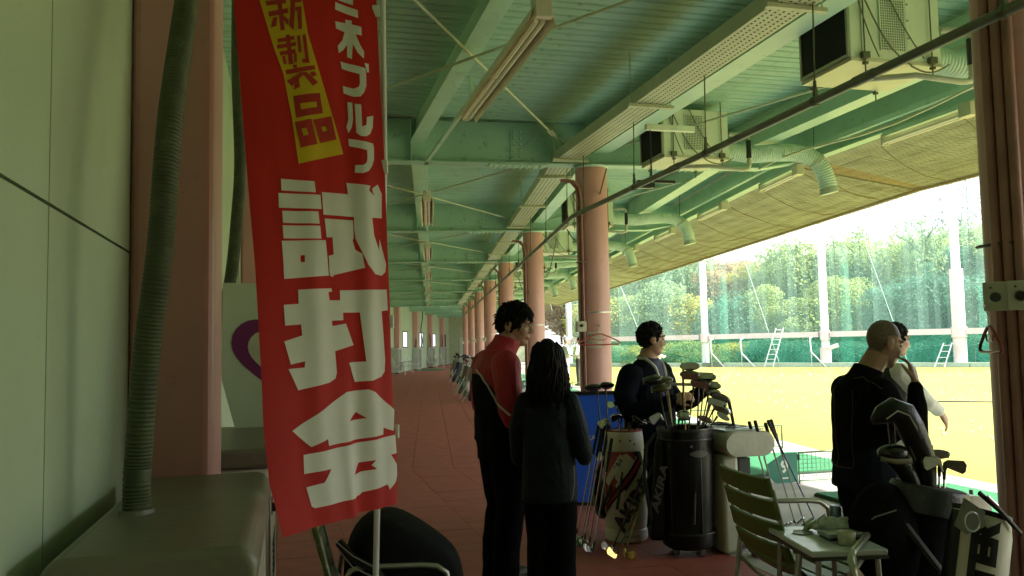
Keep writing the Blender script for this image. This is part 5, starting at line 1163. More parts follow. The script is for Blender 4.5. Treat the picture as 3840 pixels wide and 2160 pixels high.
for n_, (a_, b_) in enumerate(zip(PI_, PI_[1:])):
    o = thing('safety_net', 'fine green safety net hung right of the pole ' + PL[n_], 'net', FP(a_, .55), FA, 'green safety nets')
    ln = (b_ - a_) * 7.19; m = MB(); k = 24
    for j in range(k + 1):
        y = .10 * math.sin(j * .9) + .05 * math.sin(j * 2.3)
        m.v += [(ln * j / k, y, 1.6), (ln * j / k, y * 1.5, 19)]
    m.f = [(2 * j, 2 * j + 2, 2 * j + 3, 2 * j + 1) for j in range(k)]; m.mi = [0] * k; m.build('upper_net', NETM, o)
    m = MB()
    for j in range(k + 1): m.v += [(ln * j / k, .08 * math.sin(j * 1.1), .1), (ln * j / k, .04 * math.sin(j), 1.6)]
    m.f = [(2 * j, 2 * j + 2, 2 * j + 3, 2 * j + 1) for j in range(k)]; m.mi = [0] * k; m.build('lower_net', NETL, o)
    m = MB()
    for j in range(9): m.v += [(.75 + .09 * j, .12 * (j % 2), .1), (.95 + .05 * j, .12 * (j % 2), 5.6 if n_ != 3 else 4)]
    m.f = [(2 * j, 2 * j + 2, 2 * j + 3, 2 * j + 1) for j in range(8)]; m.mi = [0] * 8; m.build('net_fold', NETF, o)
    c = MB(); c.tube([(.62, 0, .1), (.66, 0, 19)], .018, 5); c.build('net_cable', M('cable_steel', (.12, .16, .14), .5), o)
    c = MB(); c.tube([(ln * .35, -.05, 6.5), (ln * .62, -.05, .2)], .014, 5); c.build('stay_wire', M('cable_pale', (.4, .5, .46), .5), o)
# braced posts and ladders below the beam
PB = M('post_white', (.62, .64, .62), .4)
for i, (f_, lab) in enumerate(((.10, 'left'), (.36, 'middle'), (.92, 'right'))):
    o = thing('braced_post', 'thin white post with a slanted foot brace under the pink beam, %s one of three' % lab, 'post', FP(f_, -.5), FA, 'braced posts under the beam')
    MB().tube([(0, .4, 1.6), (0, .05, 1.55), (0, 0, 1.4), (.05, 0, .75)], .04, 8).build('post', PB, o, smooth=True); MB().tube([(.05, 0, .75), (.85, -.1, -.05)], .04, 8).build('brace', PB, o, smooth=True); MB().tube([(.05, 0, .75), (.05, 0, -.05)], .02, 6).build('stub', PB, o)
for lab, f_, dx, h, w_ in (('tall pale ladder leaning on the pink beam between two poles', .60, .45, 2.15, .5), ('short pale ladder standing against the thick pole by the right column', 1.82, .3, 1.15, .45)):
    o = thing('ladder', lab, 'ladder', FP(f_, -.75), FA, 'ladders by the net fence')
    for x in (-w_ / 2, w_ / 2): MB().tube([(x, 0, -.06), (x * .85 + dx, .75, h)], .035, 6).build('rail', PB, o)
    rg = max(3, int(h / .26))
    for j in range(rg):
        k = (j + .6) / rg; MB().tube([(-w_ / 2 * (1 - .15 * k) + dx * k, .75 * k, -.06 + (h + .06) * k), (w_ / 2 * (1 - .15 * k) + dx * k, .75 * k, -.06 + (h + .06) * k)], .022, 6).build('rung', PB, o)
# ---- trees
def leafmat(name, col, var=.35, tr=.45): return M(name, col, .6, var=var, scale=.9, bump=0, trans=tr, spec=.25)
LM = {'yellowgreen': leafmat('leaf_yellowgreen', (.29, .36, .11)), 'palegreen': leafmat('leaf_pale', (.25, .34, .16)), 'brown': leafmat('leaf_brown', (.30, .25, .165)), 'orange': leafmat('leaf_orange', (.38, .24, .12)), 'yellow': leafmat('leaf_yellow', (.41, .39, .07)), 'teal': leafmat('leaf_dark', (.08, .20, .125)), 'grey': leafmat('leaf_grey', (.24, .22, .20), .25), 'dark': leafmat('leaf_deep', (.05, .12, .065))}
BARK = M('bark', (.09, .075, .055), .9, var=.3, scale=3)
rnd = random.Random(11)
def crown_mesh(kind, nb_, nl, leaf):
    m = MB()
    for b in range(nb_):
        while True:
            x, y, z = rnd.uniform(-1, 1), rnd.uniform(-1, 1), rnd.uniform(0, 1)
            if kind == 'cone':
                if math.hypot(x, y) < (1 - z) * .95 + .05 and rnd.random() < .8 - .3 * z: break
            elif kind == 'tall':
                if (x / .8) ** 2 + (y / .8) ** 2 + ((z - .5) / .52) ** 2 < 1: break
            else:
                if x * x + y * y + ((z - .45) / .55) ** 2 < 1 and (x * x + y * y + ((z - .45) / .55) ** 2 > .25): break
        br = rnd.uniform(.13, .26) * (.6 if kind == 'cone' else 1); c = Vector((x * .5, y * .5, z))
        for q in range(nl):
            d = Vector((rnd.gauss(0, 1), rnd.gauss(0, 1), rnd.gauss(0, 1))).normalized() * br * rnd.uniform(.5, 1) ** .5
            d.z *= .65
            p = c + d; s = leaf * rnd.uniform(.6, 1.4)
            nrm = (d.normalized() * .6 + Vector((rnd.gauss(0, .6), rnd.gauss(0, .6), rnd.gauss(.5, .6)))).normalized(); u_ = nrm.orthogonal().normalized(); u_ = Matrix.Rotation(rnd.uniform(0, 6.28), 3, nrm) @ u_; v_ = nrm.cross(u_)
            m.v += [tuple(p + u_ * s), tuple(p + v_ * s * .6), tuple(p - u_ * s), tuple(p - v_ * s * .6)]; k = len(m.v); m.f.append((k - 4, k - 3, k - 2, k - 1)); m.mi.append(0)
    me = bpy.data.meshes.new('crown'); me.from_pydata(m.v, [], m.f); me.materials.append(LM['palegreen']); return me
def trunk_mesh():
    m = MB(); m.tube([(0, 0, -.1), (.01, 0, .2), (-.01, .01, .5), (0, 0, .8)], [.03, .022, .014, .004], 7)
    for j in range(7):
        a_ = j * 2.4; z = .22 + .075 * j; r_ = .30 - .02 * j
        m.tube([(0, 0, z), (.5 * r_ * math.cos(a_), .5 * r_ * math.sin(a_), z + .1), (r_ * math.cos(a_), r_ * math.sin(a_), z + .17)], [.010, .006, .002], 5)
    return m.mesh('trunk', BARK, True)
CRM = {'round': [crown_mesh('round', 80, 95, .023) for _ in range(3)], 'tall': [crown_mesh('tall', 80, 95, .022) for _ in range(2)], 'cone': [crown_mesh('cone', 110, 60, .021) for _ in range(2)]}
TRM = [trunk_mesh() for _ in range(2)]
BARE = crown_mesh('round', 60, 16, .022)
KN = {'yellowgreen': 'yellow green leafy', 'palegreen': 'pale green leafy', 'brown': 'brown autumn', 'orange': 'orange autumn', 'yellow': 'bright yellow', 'teal': 'dark blue green bushy', 'grey': 'thin grey', 'dark': 'small dark conifer'}
def tree(name, lab, i, off, h, wd, kind, colr, grp, sink=.0):
    z = hill(i, off) - sink; o = thing(name, lab, 'tree' if name != 'shrub' else 'shrub', FP(i, off, z), rnd.uniform(0, 6.28), grp)
    base = .16 if kind == 'round' else .06
    me = BARE if colr == 'grey' else rnd.choice(CRM[kind])
    c = link('crown' if name != 'shrub' else 'foliage', me, o, (0, 0, h * base if name != 'shrub' else -.1 * h)); c.scale = (wd, wd, h * (1 - base)); c.material_slots[0].link = 'OBJECT'; c.material_slots[0].material = LM[colr]
    t = link('trunk' if name != 'shrub' else 'stem', rnd.choice(TRM), o); t.scale = (h * .9, h * .9, h)
    return o
def colr_at(i, row, off):
    r_ = rnd.random(); p = FP(i, off); q = p.x / p.y
    if q < .215: return ('yellow' if r_ < .5 else 'yellowgreen' if r_ < .85 else 'palegreen') if row < 2 else ('brown' if r_ < .6 else 'palegreen' if r_ < .75 else 'yellowgreen')
    if q < .30: return ('teal' if r_ < .35 else 'yellowgreen' if r_ < .7 else 'yellow') if row < 2 else ('orange' if r_ < .4 else 'yellow' if r_ < .6 else 'yellowgreen' if r_ < .85 else 'brown')
    if row <= 1: return 'teal' if r_ < .66 else 'palegreen' if r_ < .8 else 'yellowgreen'
    if row == 2: return 'yellowgreen' if r_ < .55 else 'palegreen' if r_ < .82 else 'teal'
    return 'yellowgreen' if r_ < .55 else 'palegreen' if r_ < .75 else 'brown' if r_ < .83 else 'teal' if r_ < .93 else 'yellow'
ROWN = ['hedge row along the net', 'front row behind the net', 'second row up the slope', 'third row up the slope', 'top row on the hill']
ORDN = ['first', 'second', 'third', 'fourth', 'fifth', 'sixth', 'seventh', 'eighth', 'ninth', 'tenth', 'eleventh', 'twelfth', 'thirteenth', 'fourteenth', 'fifteenth', 'sixteenth', 'seventeenth', 'eighteenth', 'nineteenth', 'twentieth', 'twenty-first', 'twenty-second', 'twenty-third', 'twenty-fourth', 'twenty-fifth', 'twenty-sixth']
for row, (off, n0, h0, h1, w0, sp) in enumerate(((2.4, 20, 1.7, 2.5, 2.6, .30), (6.5, 18, 3.6, 5.6, 4.2, .36), (15, 19, 5.5, 7.5, 5.2, .40), (27, 20, 6.5, 8.5, 6.0, .46), (40, 20, 7.5, 9.5, 6.8, .52))):
    for j in range(n0):
        i = (-1.4, -2.0, -2.8, -4.0, -5.2)[row] + sp * j + rnd.uniform(-.08, .08); h = rnd.uniform(h0, h1); of = off + rnd.uniform(-1.2, 1.2) * (1 if row else .3); cl = colr_at(i, row, of)
        kd = 'round' if row == 0 else rnd.choice(('round', 'round', 'tall')) if cl != 'teal' else rnd.choice(('round', 'tall'))
        h *= .78 if (i < -.2 and row > 2) else 1
        if FP(i, of).x < 4.6: continue
        q_ = FP(i, of).x / FP(i, of).y; h *= (.70 if q_ > .43 else .80 if q_ > .33 else .92) if row > 2 else .9 if row == 2 and q_ > .43 else 1
        lab = '%s %s in the %s, %s from the left' % (KN[cl], 'shrub' if row == 0 else 'tree', ROWN[row], ORDN[j])
        tree('shrub' if row == 0 else 'leafy_tree', lab, i, of, h, w0 * rnd.uniform(.8, 1.25), kd, cl, ROWN[row].split(' along')[0] + ' of trees')
tree('conifer_tree', 'dark pointed conifer standing among pale trees near the thick pole', 1.62, 5.5, 6.2, 2.6, 'cone', 'teal', 'conifers on the slope')
tree('conifer_tree', 'pale green layered conifer right of the ladder pole', 1.38, 12, 8.6, 4.6, 'cone', 'palegreen', 'conifers on the slope')
tree('conifer_tree', 'yellow green layered conifer behind the pole right of the ladder', .80, 13, 8.0, 4.4, 'cone', 'yellowgreen', 'conifers on the slope')
tree('bare_tree', 'thin grey half-bare tree on the skyline above the ladder', .95, 44, 10.5, 6.5, 'round', 'grey', 'half-bare trees on the skyline')
tree('bare_tree', 'thin grey half-bare tree on the skyline left of the ladder pole', .15, 46, 9.0, 6.0, 'round', 'grey', 'half-bare trees on the skyline')
for j in range(12):
    tree('pine_tree', 'small dark conifer on the far ridge, %s from the left' % ORDN[j], 1.3 + .42 * j + rnd.uniform(-.1, .1), 60 + rnd.uniform(-4, 4), rnd.uniform(5, 7.5), 2.6, 'cone', 'dark', 'conifers on the far ridge')
# balls scattered on the turf
bl = MB()
for j in range(900):
    x = rnd.uniform(6, 36); y = rnd.uniform(11, 55)
    if (Vector((x, y, 0)) - FP(0)).dot(FN) > -.6: continue
    bl.ell((x, y, -.06 + .018), .021, 6, 4)
tag(bl.build('golf_balls', M('ball_white', (.75, .75, .72), .4)), kind='stuff')

# ================================================================== PEOPLE
SKIN = M('skin', (.42, .245, .165), .5, var=.06, scale=20, bump=.02, bscale=150); SKIND = M('skin_tan', (.36, .20, .125), .45, var=.08, scale=14, bump=.02, bscale=150)
HAIR = M('hair_black', (.006, .005, .005), .6, spec=.15, var=.4, scale=40, bump=.1, bscale=200)
JRED = M('jacket_red', (.36, .010, .022), .6, var=.1, scale=8, bump=.05, bscale=60); JBLK = M('jacket_black', (.007, .008, .009), .9, spec=.06, var=.25, scale=10, bump=.06, bscale=60); PBLK = M('trousers_black', (.006, .006, .007), .9, spec=.04, var=.3, scale=10, bump=.06, bscale=70)
JNAVY = M('jacket_navy', (.006, .008, .014), .9, spec=.06, var=.25, scale=8, bump=.06, bscale=60); QUILT = M('jacket_quilt', (.012, .017, .020), .55, var=.2, scale=10, spec=.08); SHIRTB = M('shirt_black', (.006, .006, .006), .9, spec=.05, var=.25, scale=8, bump=.06, bscale=60)
JEAN = M('trousers_navy', (.010, .013, .019), .9, spec=.06, var=.2); PIPEW = M('piping_white', (.55, .55, .5), .5); LIP = M('lip', (.28, .10, .08), .5); EYEW = M('eye_white', (.6, .58, .52), .3); EYEB = M('eye_dark', (.012, .01, .009), .2)
CWHITE = M('cloth_white', (.62, .62, .56), .8, var=.06, scale=6, bump=.05, bscale=40); SHOE = M('shoe_dark', (.03, .03, .03), .5); SOLE = M('sole_white', (.6, .6, .58), .5); VEST = M('vest_black', (.012, .013, .013), .6); SCALP = M('scalp', (.15, .105, .075), .5, var=.3, scale=70, bump=.02, bscale=200)
# quilted relief
_t = QUILT.node_tree; _b = _t.nodes['Principled BSDF']; _w = nn(_t, 'ShaderNodeTexWave', wave_type='BANDS', bands_direction='DIAGONAL'); _w.inputs['Scale'].default_value = 16; _w.inputs['Distortion'].default_value = .6
_w2 = nn(_t, 'ShaderNodeTexWave', wave_type='BANDS', bands_direction='DIAGONAL'); _w2.inputs['Scale'].default_value = 16; _m = nn(_t, 'ShaderNodeMapping'); _m.inputs['Scale'].default_value = (-1, 1, 1); _tc = nn(_t, 'ShaderNodeTexCoord')
_t.links.new(_tc.outputs['Object'], _w.inputs[0]); _t.links.new(_tc.outputs['Object'], _m.inputs[0]); _t.links.new(_m.outputs[0], _w2.inputs[0])
_mm = nn(_t, 'ShaderNodeMath', operation='MINIMUM'); _t.links.new(_w.outputs['Fac'], _mm.inputs[0]); _t.links.new(_w2.outputs['Fac'], _mm.inputs[1]); _bp = nn(_t, 'ShaderNodeBump'); _bp.inputs['Strength'].default_value = .3; _bp.inputs['Distance'].default_value = .006
_t.links.new(_mm.outputs[0], _bp.inputs['Height']); _t.links.new(_bp.outputs[0], _b.inputs['Normal'])
V = Vector
def loft(m, secs, n=20):
    """secs: (centre, half-width, half-depth[, yaw])"""
    vs = []
    for sc in secs:
        c, rx, ry = V(sc[0]), sc[1], sc[2]; yw = R(sc[3]) if len(sc) > 3 else 0
        for j in range(n):
            a_ = 2 * math.pi * j / n; ca, sa = math.cos(a_), math.sin(a_); x = rx * abs(ca) ** .85 * (1 if ca > 0 else -1); y = ry * abs(sa) ** .85 * (1 if sa > 0 else -1)
            vs.append(c + V((x * math.cos(yw) - y * math.sin(yw), x * math.sin(yw) + y * math.cos(yw), 0)))
    k = len(secs)
    m.add(vs, [(i * n + j, i * n + (j + 1) % n, (i + 1) * n + (j + 1) % n, (i + 1) * n + j) for i in range(k - 1) for j in range(n)] + [tuple(range(n - 1, -1, -1)), tuple((k - 1) * n + j for j in range(n))])
def limb(m, pts, rs, n=14):
    pts = [V(p) for p in pts]
    # densify for smooth joints
    m.tube(pts, rs, n)
    for p, r_ in zip(pts, rs): m.ell(p, (r_ if not isinstance(r_, tuple) else min(r_)) * .99, 12, 8)
def hand(m, wrist, d, palm, side, curl=.5, sc=1.0):
    """d: direction of the fingers, palm: palm normal, side: +1 if the thumb lies towards d x palm"""
    w_ = V(wrist); d = V(d).normalized(); pn = V(palm); pn = (pn - d * pn.dot(d)).normalized(); lat = d.cross(pn).normalized() * side
    for k in range(3): m.ell(w_ + d * (.02 + .025 * k) * sc, 1, 2, 2) if False else None
    for k in range(4):
        o_ = (k - 1.5) * .0195; m.tube([w_ + lat * o_ * .7 * sc, w_ + d * .05 * sc + lat * o_ * sc, w_ + d * .088 * sc + lat * o_ * 1.05 * sc], [.016 * sc, .0155 * sc, .0125 * sc], 10)
    ln = (.070, .082, .078, .060)
    for k in range(4):
        o_ = (1.5 - k) * .0205; p = w_ + d * .086 * sc + lat * o_ * sc; a_ = 0; pts = [p - d * .02 * sc, p]
        dd = d + lat * (1.5 - k) * .05
        for q in range(3):
            a_ += curl * (.75, .85, .6)[q]; L_ = ln[k] * (.45, .32, .25)[q] * sc; p = p + (dd * math.cos(a_) + pn * math.sin(a_)).normalized() * L_; pts.append(p)
        m.tube(pts, [.0095 * sc, .0098 * sc, .0088 * sc, .0082 * sc, .0065 * sc], 9); m.ell(pts[-1], .0065 * sc, 8, 6)
    p = w_ + d * .025 * sc + lat * .024 * sc; t1 = (d * .55 + lat * .75 + pn * .25).normalized(); t2 = (d * .85 + lat * .25 + pn * .4).normalized()
    q1 = p + t1 * .038 * sc; q2 = q1 + t2 * .030 * sc; q3 = q2 + t2 * .024 * sc
    m.tube([p - t1 * .01, p, q1, q2, q3], [.013 * sc, .0145 * sc, .0115 * sc, .0105 * sc, .0075 * sc], 9); m.ell(q3, .0075 * sc, 8, 6)
def head_parts(m, H, HM, sk, sc=1.0, lip=None):
    def e(c, r, mi=sk):
        m.cur = mi; m.ell(H + HM @ (V(c) * sc), tuple(x * sc for x in r), 22, 14, HM)
    e((0, -.014, .030), (.077, .096, .097)); e((0, .020, -.030), (.066, .072, .088)); e((0, .052, -.094), (.036, .034, .030)); e((0, .03, -.075), (.052, .05, .045))
    for s_ in (-1, 1): e((s_ * .036, .052, -.028), (.028, .036, .030)); e((s_ * .0785, -.012, -.008), (.010, .024, .033)); e((s_ * .032, .075, .030), (.030, .018, .010)); e((s_ * .012, .098, -.030), (.010, .012, .009))
    m.tube([H + HM @ (V(q) * sc) for q in ((0, .078, .026), (0, .094, .0), (0, .106, -.026), (0, .092, -.034))], [.010 * sc, .0105 * sc, .0135 * sc, .010 * sc], 10)
    e((0, .080, -.058), (.026, .014, .010)); e((0, .084, -.066), (.023, .0105, .0055), sk if lip is None else lip); e((0, .081, -.074), (.020, .010, .0055), sk if lip is None else lip)
def head_details(o, H, HM, sc=1.0, brow=True):
    for s_ in (-1, 1):
        c = H + HM @ (V((s_ * .031, .080, .006)) * sc)
        ey = MB().ell(c, (.0125 * sc, .0075 * sc, .0065 * sc), 12, 8, HM).build('eye', EYEW, o, smooth=True)
        MB().ell(H + HM @ (V((s_ * .031, .0868, .006)) * sc), (.0058 * sc, .002 * sc, .0058 * sc), 10, 6, HM).build('iris', EYEB, ey, smooth=True)
        if brow: MB().tube([H + HM @ (V(q) * sc) for q in ((s_ * .014, .0935, .034), (s_ * .030, .0925, .040), (s_ * .048, .080, .036))], [.0018, .0030, .0014], 6).build('eyebrow', HAIR, o, smooth=True)
        MB().tube([H + HM @ (V(q) * sc) for q in ((s_ * .018, .0845, .012), (s_ * .031, .0895, .0145), (s_ * .045, .081, .010))], .0022, 5).build('eyelid', EYEB, o, smooth=True)
def hair_short(o, H, HM, sc=1.0, thick=.014, fringe=.02, sideburn=-.02, nape=-.055, n=520, ln=.05, seed=1, name='hair', top=.0):
    r_ = random.Random(seed); m = MB(); C0 = V((0, -.014, .030)); RR = V((.077 + thick * .8, .096 + thick * .8, .097 + thick))
    def ok(d):
        p = C0 + V((d.x * RR.x, d.y * RR.y, d.z * RR.z)); fy = p.y
        lim = nape if fy < -.03 else (nape + (sideburn - nape) * min(1, (fy + .03) / .05) if fy < .03 else sideburn + (fringe + .085 - sideburn) * min(1, (fy - .03) / .045))
        return p.z > lim, p
    # cap
    nu, nv2 = 40, 26; keep = {}
    for i in range(nv2 + 1):
        th = math.pi * i / nv2
        for j in range(nu):
            a_ = 2 * math.pi * j / nu; d = V((math.sin(th) * math.cos(a_), math.sin(th) * math.sin(a_), math.cos(th))); g_, p = ok(d)
            p = p + V((d.x, d.y, d.z)) * .006 * noise.noise(d * 5 + V((seed, 0, 0))); p.z += top * max(0, d.z)
            m.v.append(tuple(H + HM @ (p * sc))); keep[(i, j)] = g_
    for i in range(nv2):
        for j in range(nu):
            j2 = (j + 1) % nu
            if keep[(i, j)] and keep[(i + 1, j)] and keep[(i, j2)] and keep[(i + 1, j2)]: m.f.append((i * nu + j, (i + 1) * nu + j, (i + 1) * nu + j2, i * nu + j2)); m.mi.append(0)
    for k in range(n):
        d = V((r_.gauss(0, 1), r_.gauss(0, 1), r_.gauss(.35, 1))).normalized(); g_, p = ok(d)
        if not g_: continue
        dn = V((0, 0, -1)) - d * d.dot(V((0, 0, -1))); fl = (dn * .9 + V((0, .5, 0)) * (1 if d.z > .3 else 0) + V((r_.gauss(0, .35), r_.gauss(0, .35), 0)) + d * .16).normalized(); L_ = ln * r_.uniform(.5, 1.2)
        a = p - d * .006 + V((0, 0, top * max(0, d.z))); m.tube([H + HM @ (q * sc) for q in (a, a + fl * L_ * .5 + d * .006, a + fl * L_ - d * .002)], [.0065, .005, .0008], 5, cap=False)
    return m.build(name, HAIR, o, smooth=True)
def person(label_, loc, rz, fill, mats, voxel=.006, fnmat=None, wrinkle=.004, smooth_it=4):
    o_mb = MB(); fill(o_mb)
    src = o_mb.mesh('tmp', mats); tmp = bpy.data.objects.new('tmp', src); C.objects.link(tmp)
    rm = tmp.modifiers.new('r', 'REMESH'); rm.mode = 'VOXEL'; rm.voxel_size = voxel
    sm_ = tmp.modifiers.new('s', 'SMOOTH'); sm_.iterations = smooth_it; sm_.factor = .5
    dg = bpy.context.evaluated_depsgraph_get(); me = bpy.data.meshes.new_from_object(tmp.evaluated_get(dg)); bpy.data.objects.remove(tmp)
    me.materials.clear()
    for m_ in mats: me.materials.append(m_)
    bv = BVHTree.FromPolygons([tuple(v) for v in o_mb.v], o_mb.f); idx = []
    for p in me.polygons:
        c = p.center; _, _, fi, _ = bv.find_nearest(c); mi = o_mb.mi[fi] if fi is not None else 0
        if fnmat: mi = fnmat(mi, c)
        idx.append(mi)
    me.polygons.foreach_set('material_index', idx); me.polygons.foreach_set('use_smooth', [True] * len(idx))
    if wrinkle:
        vm = [0] * len(me.vertices)
        for p, mi in zip(me.polygons, idx):
            for v in p.vertices: vm[v] = mi
        skins = {i for i, m_ in enumerate(mats) if m_.name.startswith(('skin', 'lip', 'scalp'))}
        nr = [v.normal.copy() for v in me.vertices]
        for i, v in enumerate(me.vertices):
            if vm[i] not in skins:
                q = v.co; f_ = noise.noise(V((q.x * 9, q.y * 9, q.z * 13))) + .6 * (1 - abs(noise.noise(V((q.x * 14 + 5, q.y * 14, q.z * 9 + q.x * 8)))) * 2); v.co = q + nr[i] * wrinkle * f_
    src_ = me; bpy.data.meshes.remove(src)
    me.name = 'body'
    o = thing('person', label_, 'person', loc, rz)
    b = link('body', me, o); b['_'] = 0; del b['_']
    o_bv = BVHTree.FromPolygons([tuple(v.co) for v in me.vertices], [tuple(p.vertices) for p in me.polygons])
    return o, o_bv
def on_body(bv, pts, cen, r_, name, m, o, n=30, lift=.002):
    """lay a thin cord over the body along pts, projected from outside towards cen(z)"""
    P_ = [V(p) for p in pts]; out = []
    for i in range(len(P_) - 1):
        for q in range(max(2, n // (len(P_) - 1))):
            p = P_[i].lerp(P_[i + 1], q / max(2, n // (len(P_) - 1))); c = V((cen[0], cen[1], p.z)); d = (c - p).normalized(); h = bv.ray_cast(p - d * .3, d)
            if h[0]: out.append(h[0] - d * lift)
    if len(out) > 2: return MB().tube(out, r_, 6).build(name, m, o, smooth=True)
def HR(yaw=0, pitch=0, roll=0): return Matrix.Rotation(R(yaw), 3, 'Z') @ Matrix.Rotation(R(-pitch), 3, 'X') @ Matrix.Rotation(R(roll), 3, 'Y')

# ---- 1 man in a red and black jacket, seen in profile facing right
H1 = V((.0, .10, 1.635)); HM1 = HR(-38, 8)
def f1(m):
    head_parts(m, H1, HM1, 0, 1.04, 4)
    m.cur = 0; m.tube([(0, -.01, 1.42), (0, .04, 1.50), (0, .075, 1.58)], [.066, .060, .058], 16)
    m.cur = 1; loft(m, [((0, -.01, .92), .185, .135), ((0, -.01, 1.02), .18, .13), ((0, -.015, 1.15), .178, .128), ((0, -.02, 1.28), .198, .132), ((0, -.025, 1.37), .20, .122), ((0, -.02, 1.43), .15, .10), ((0, -.015, 1.48), .085, .085)])
    m.tube([(0, -.01, 1.44), (0, .035, 1.50), (0, .058, 1.545)], [.088, .080, .078], 18)
    for s_ in (1, -1):
        m.cur = 1; limb(m, [(s_ * .195, -.025, 1.395), (s_ * .25, -.035, 1.25), (s_ * .255, -.02, 1.115), (s_ * .245, .03, .985)], [.082, .074, .068, .060])
        m.cur = 0; limb(m, [(s_ * .243, .035, .99), (s_ * .225, .085, .86), (s_ * .215, .105, .80)], [.043, .033, .028])
        hand(m, (s_ * .213, .108, .795), (-.05 * s_, .25, -1), (-s_, 0, 0), s_, .55)
        m.cur = 3; limb(m, [(s_ * .095, .0, .93), (s_ * .105, .015, .70), (s_ * .10, .02, .50), (s_ * .10, -.01, .28), (s_ * .10, -.02, .06)], [.118, .100, .080, .076, .070])
        m.cur = 5; m.box((s_ * .10, .055, .022), (.10, .30, .036)); m.cur = 6; m.ell((s_ * .10, .06, .062), (.05, .14, .048), 16, 10)
    m.cur = 3; loft(m, [((0, 0, .80), .165, .125), ((0, -.005, .95), .17, .13)])
def fm1(mi, c):
    if mi == 1:
        if abs(c.x) < .19 or c.z < 1.0:
            if c.z < 1.34 - (c.y + .15) * 1.7: return 2
            if c.z < 1.05: return 2
        if c.z < 1.02 and abs(c.x) > .2: return 2
    return mi
o1, bv1 = person('man in a red and black jacket with white piping, facing right', (-.085, 5.10, 0), R(-70), f1, [SKIN, JRED, JBLK, PBLK, LIP, SOLE, SHOE], .006, fm1, .005)
head_details(o1, H1, HM1, 1.04)
hair_short(o1, H1, HM1, 1.04, thick=.008, fringe=-.04, sideburn=-.035, nape=-.075, n=1000, ln=.036, seed=3, top=.012)
o1.scale = (1.0, 1.06, .962)
on_body(bv1, [(.06, -.25, 1.36), (.15, -.22, 1.33), (.20, -.16, 1.27), (.24, -.10, 1.17), (.24, -.03, 1.08)], (0, -.02), .006, 'piping', PIPEW, o1)
on_body(bv1, [(-.16, -.20, 1.36), (-.21, -.16, 1.28), (-.24, -.10, 1.18)], (0, -.02), .006, 'piping', PIPEW, o1)
on_body(bv1, [(.34, -.08, 1.04), (.34, .0, 1.02), (.33, .08, 1.03)], (.25, 0), .005, 'cuff_piping', PIPEW, o1)
on_body(bv1, [(.10, .25, 1.27), (.16, .2, 1.27)], (0, 0), .008, 'chest_mark', PIPEW, o1, 8)

# ---- 2 woman with long wavy hair, from behind
H2 = V((.0, .03, 1.375)); HM2 = HR(-8, 4)
def f2(m):
    head_parts(m, H2, HM2, 0, .95, 0)
    m.cur = 0; m.tube([(0, -.01, 1.18), (0, .01, 1.32)], [.055, .05], 14)
    m.cur = 1; loft(m, [((0, -.005, .60), .215, .155), ((0, -.005, .72), .212, .155), ((0, -.01, .86), .20, .145), ((0, -.01, 1.0), .195, .135), ((0, -.015, 1.10), .19, .12), ((0, -.01, 1.17), .14, .10), ((0, -.01, 1.23), .08, .075)])
    limb(m, [(.18, -.01, 1.13), (.245, -.04, .98), (.275, -.01, .86)], [.078, .076, .068]); limb(m, [(.275, -.01, .86), (.22, .12, .94), (.12, .19, 1.03)], [.066, .056, .048])
    limb(m, [(-.18, -.01, 1.13), (-.24, -.02, .98), (-.25, .02, .84), (-.19, .14, .80), (-.08, .19, .84)], [.078, .074, .064, .054, .046])
    m.cur = 0; hand(m, (.11, .195, 1.04), (-.6, .1, .7), (0, -1, .2), 1, .6, .92); hand(m, (-.07, .195, .845), (1, .1, .1), (0, -1, .1), -1, .6, .92)
    for s_ in (1, -1):
        m.cur = 2; limb(m, [(s_ * .09, 0, .70), (s_ * .098, .01, .52), (s_ * .095, .015, .40), (s_ * .095, -.005, .24), (s_ * .095, -.01, .05)], [.120, .108, .098, .094, .088])
        m.cur = 3; m.ell((s_ * .095, .05, .04), (.042, .12, .04), 14, 8)
    m.cur = 2; loft(m, [((0, 0, .56), .165, .125), ((0, 0, .74), .17, .13)])
o2, bv2 = person('woman with long wavy black hair in a dark quilted jacket, seen from behind', (.19, 4.72, 0), R(-14), f2, [SKIN, QUILT, PBLK, SHOE], .007, None, .004)
m = MB(); r_ = random.Random(5)
for i in range(26 + 1):   # crown of the hair
    th = math.pi * .5 * i / 26
m.ell(H2 + V((0, -.012, .03)), (.090, .104, .106), 28, 18)
for k in range(420):
    a_ = R(r_.uniform(150, 390)); d = V((math.cos(a_), math.sin(a_), 0)); st = H2 + V((d.x * .07, -.012 + d.y * .085, r_.uniform(.02, .115))); ln = r_.uniform(.20, .30); pts = []; ph = r_.uniform(0, 6); am = r_.uniform(.010, .024)
    for q in range(9):
        k_ = q / 8; rad = (.030 if q else .0) + .018 * math.sin(min(1, k_ * 1.6) * 1.57) + .045 * k_ * abs(d.x)
        pts.append(st + d * rad + V((am * math.sin(ph + q * 1.5) * k_, am * math.cos(ph * 1.3 + q * 1.4) * k_, -(ln + .04) * k_)))
    m.tube(pts, [.006, .009, .0095, .0095, .009, .008, .0065, .005, .0015], 5)
m.build('hair', HAIR, o2, smooth=True)
o2.scale = (.72, .86, .985)
MB().tube([V((.20, -.13, .62)), V((.215, -.10, .70)), V((.21, -.08, .80))], .003, 5).build('zip', M('zip', (.2, .2, .2), .4, .5), o2)

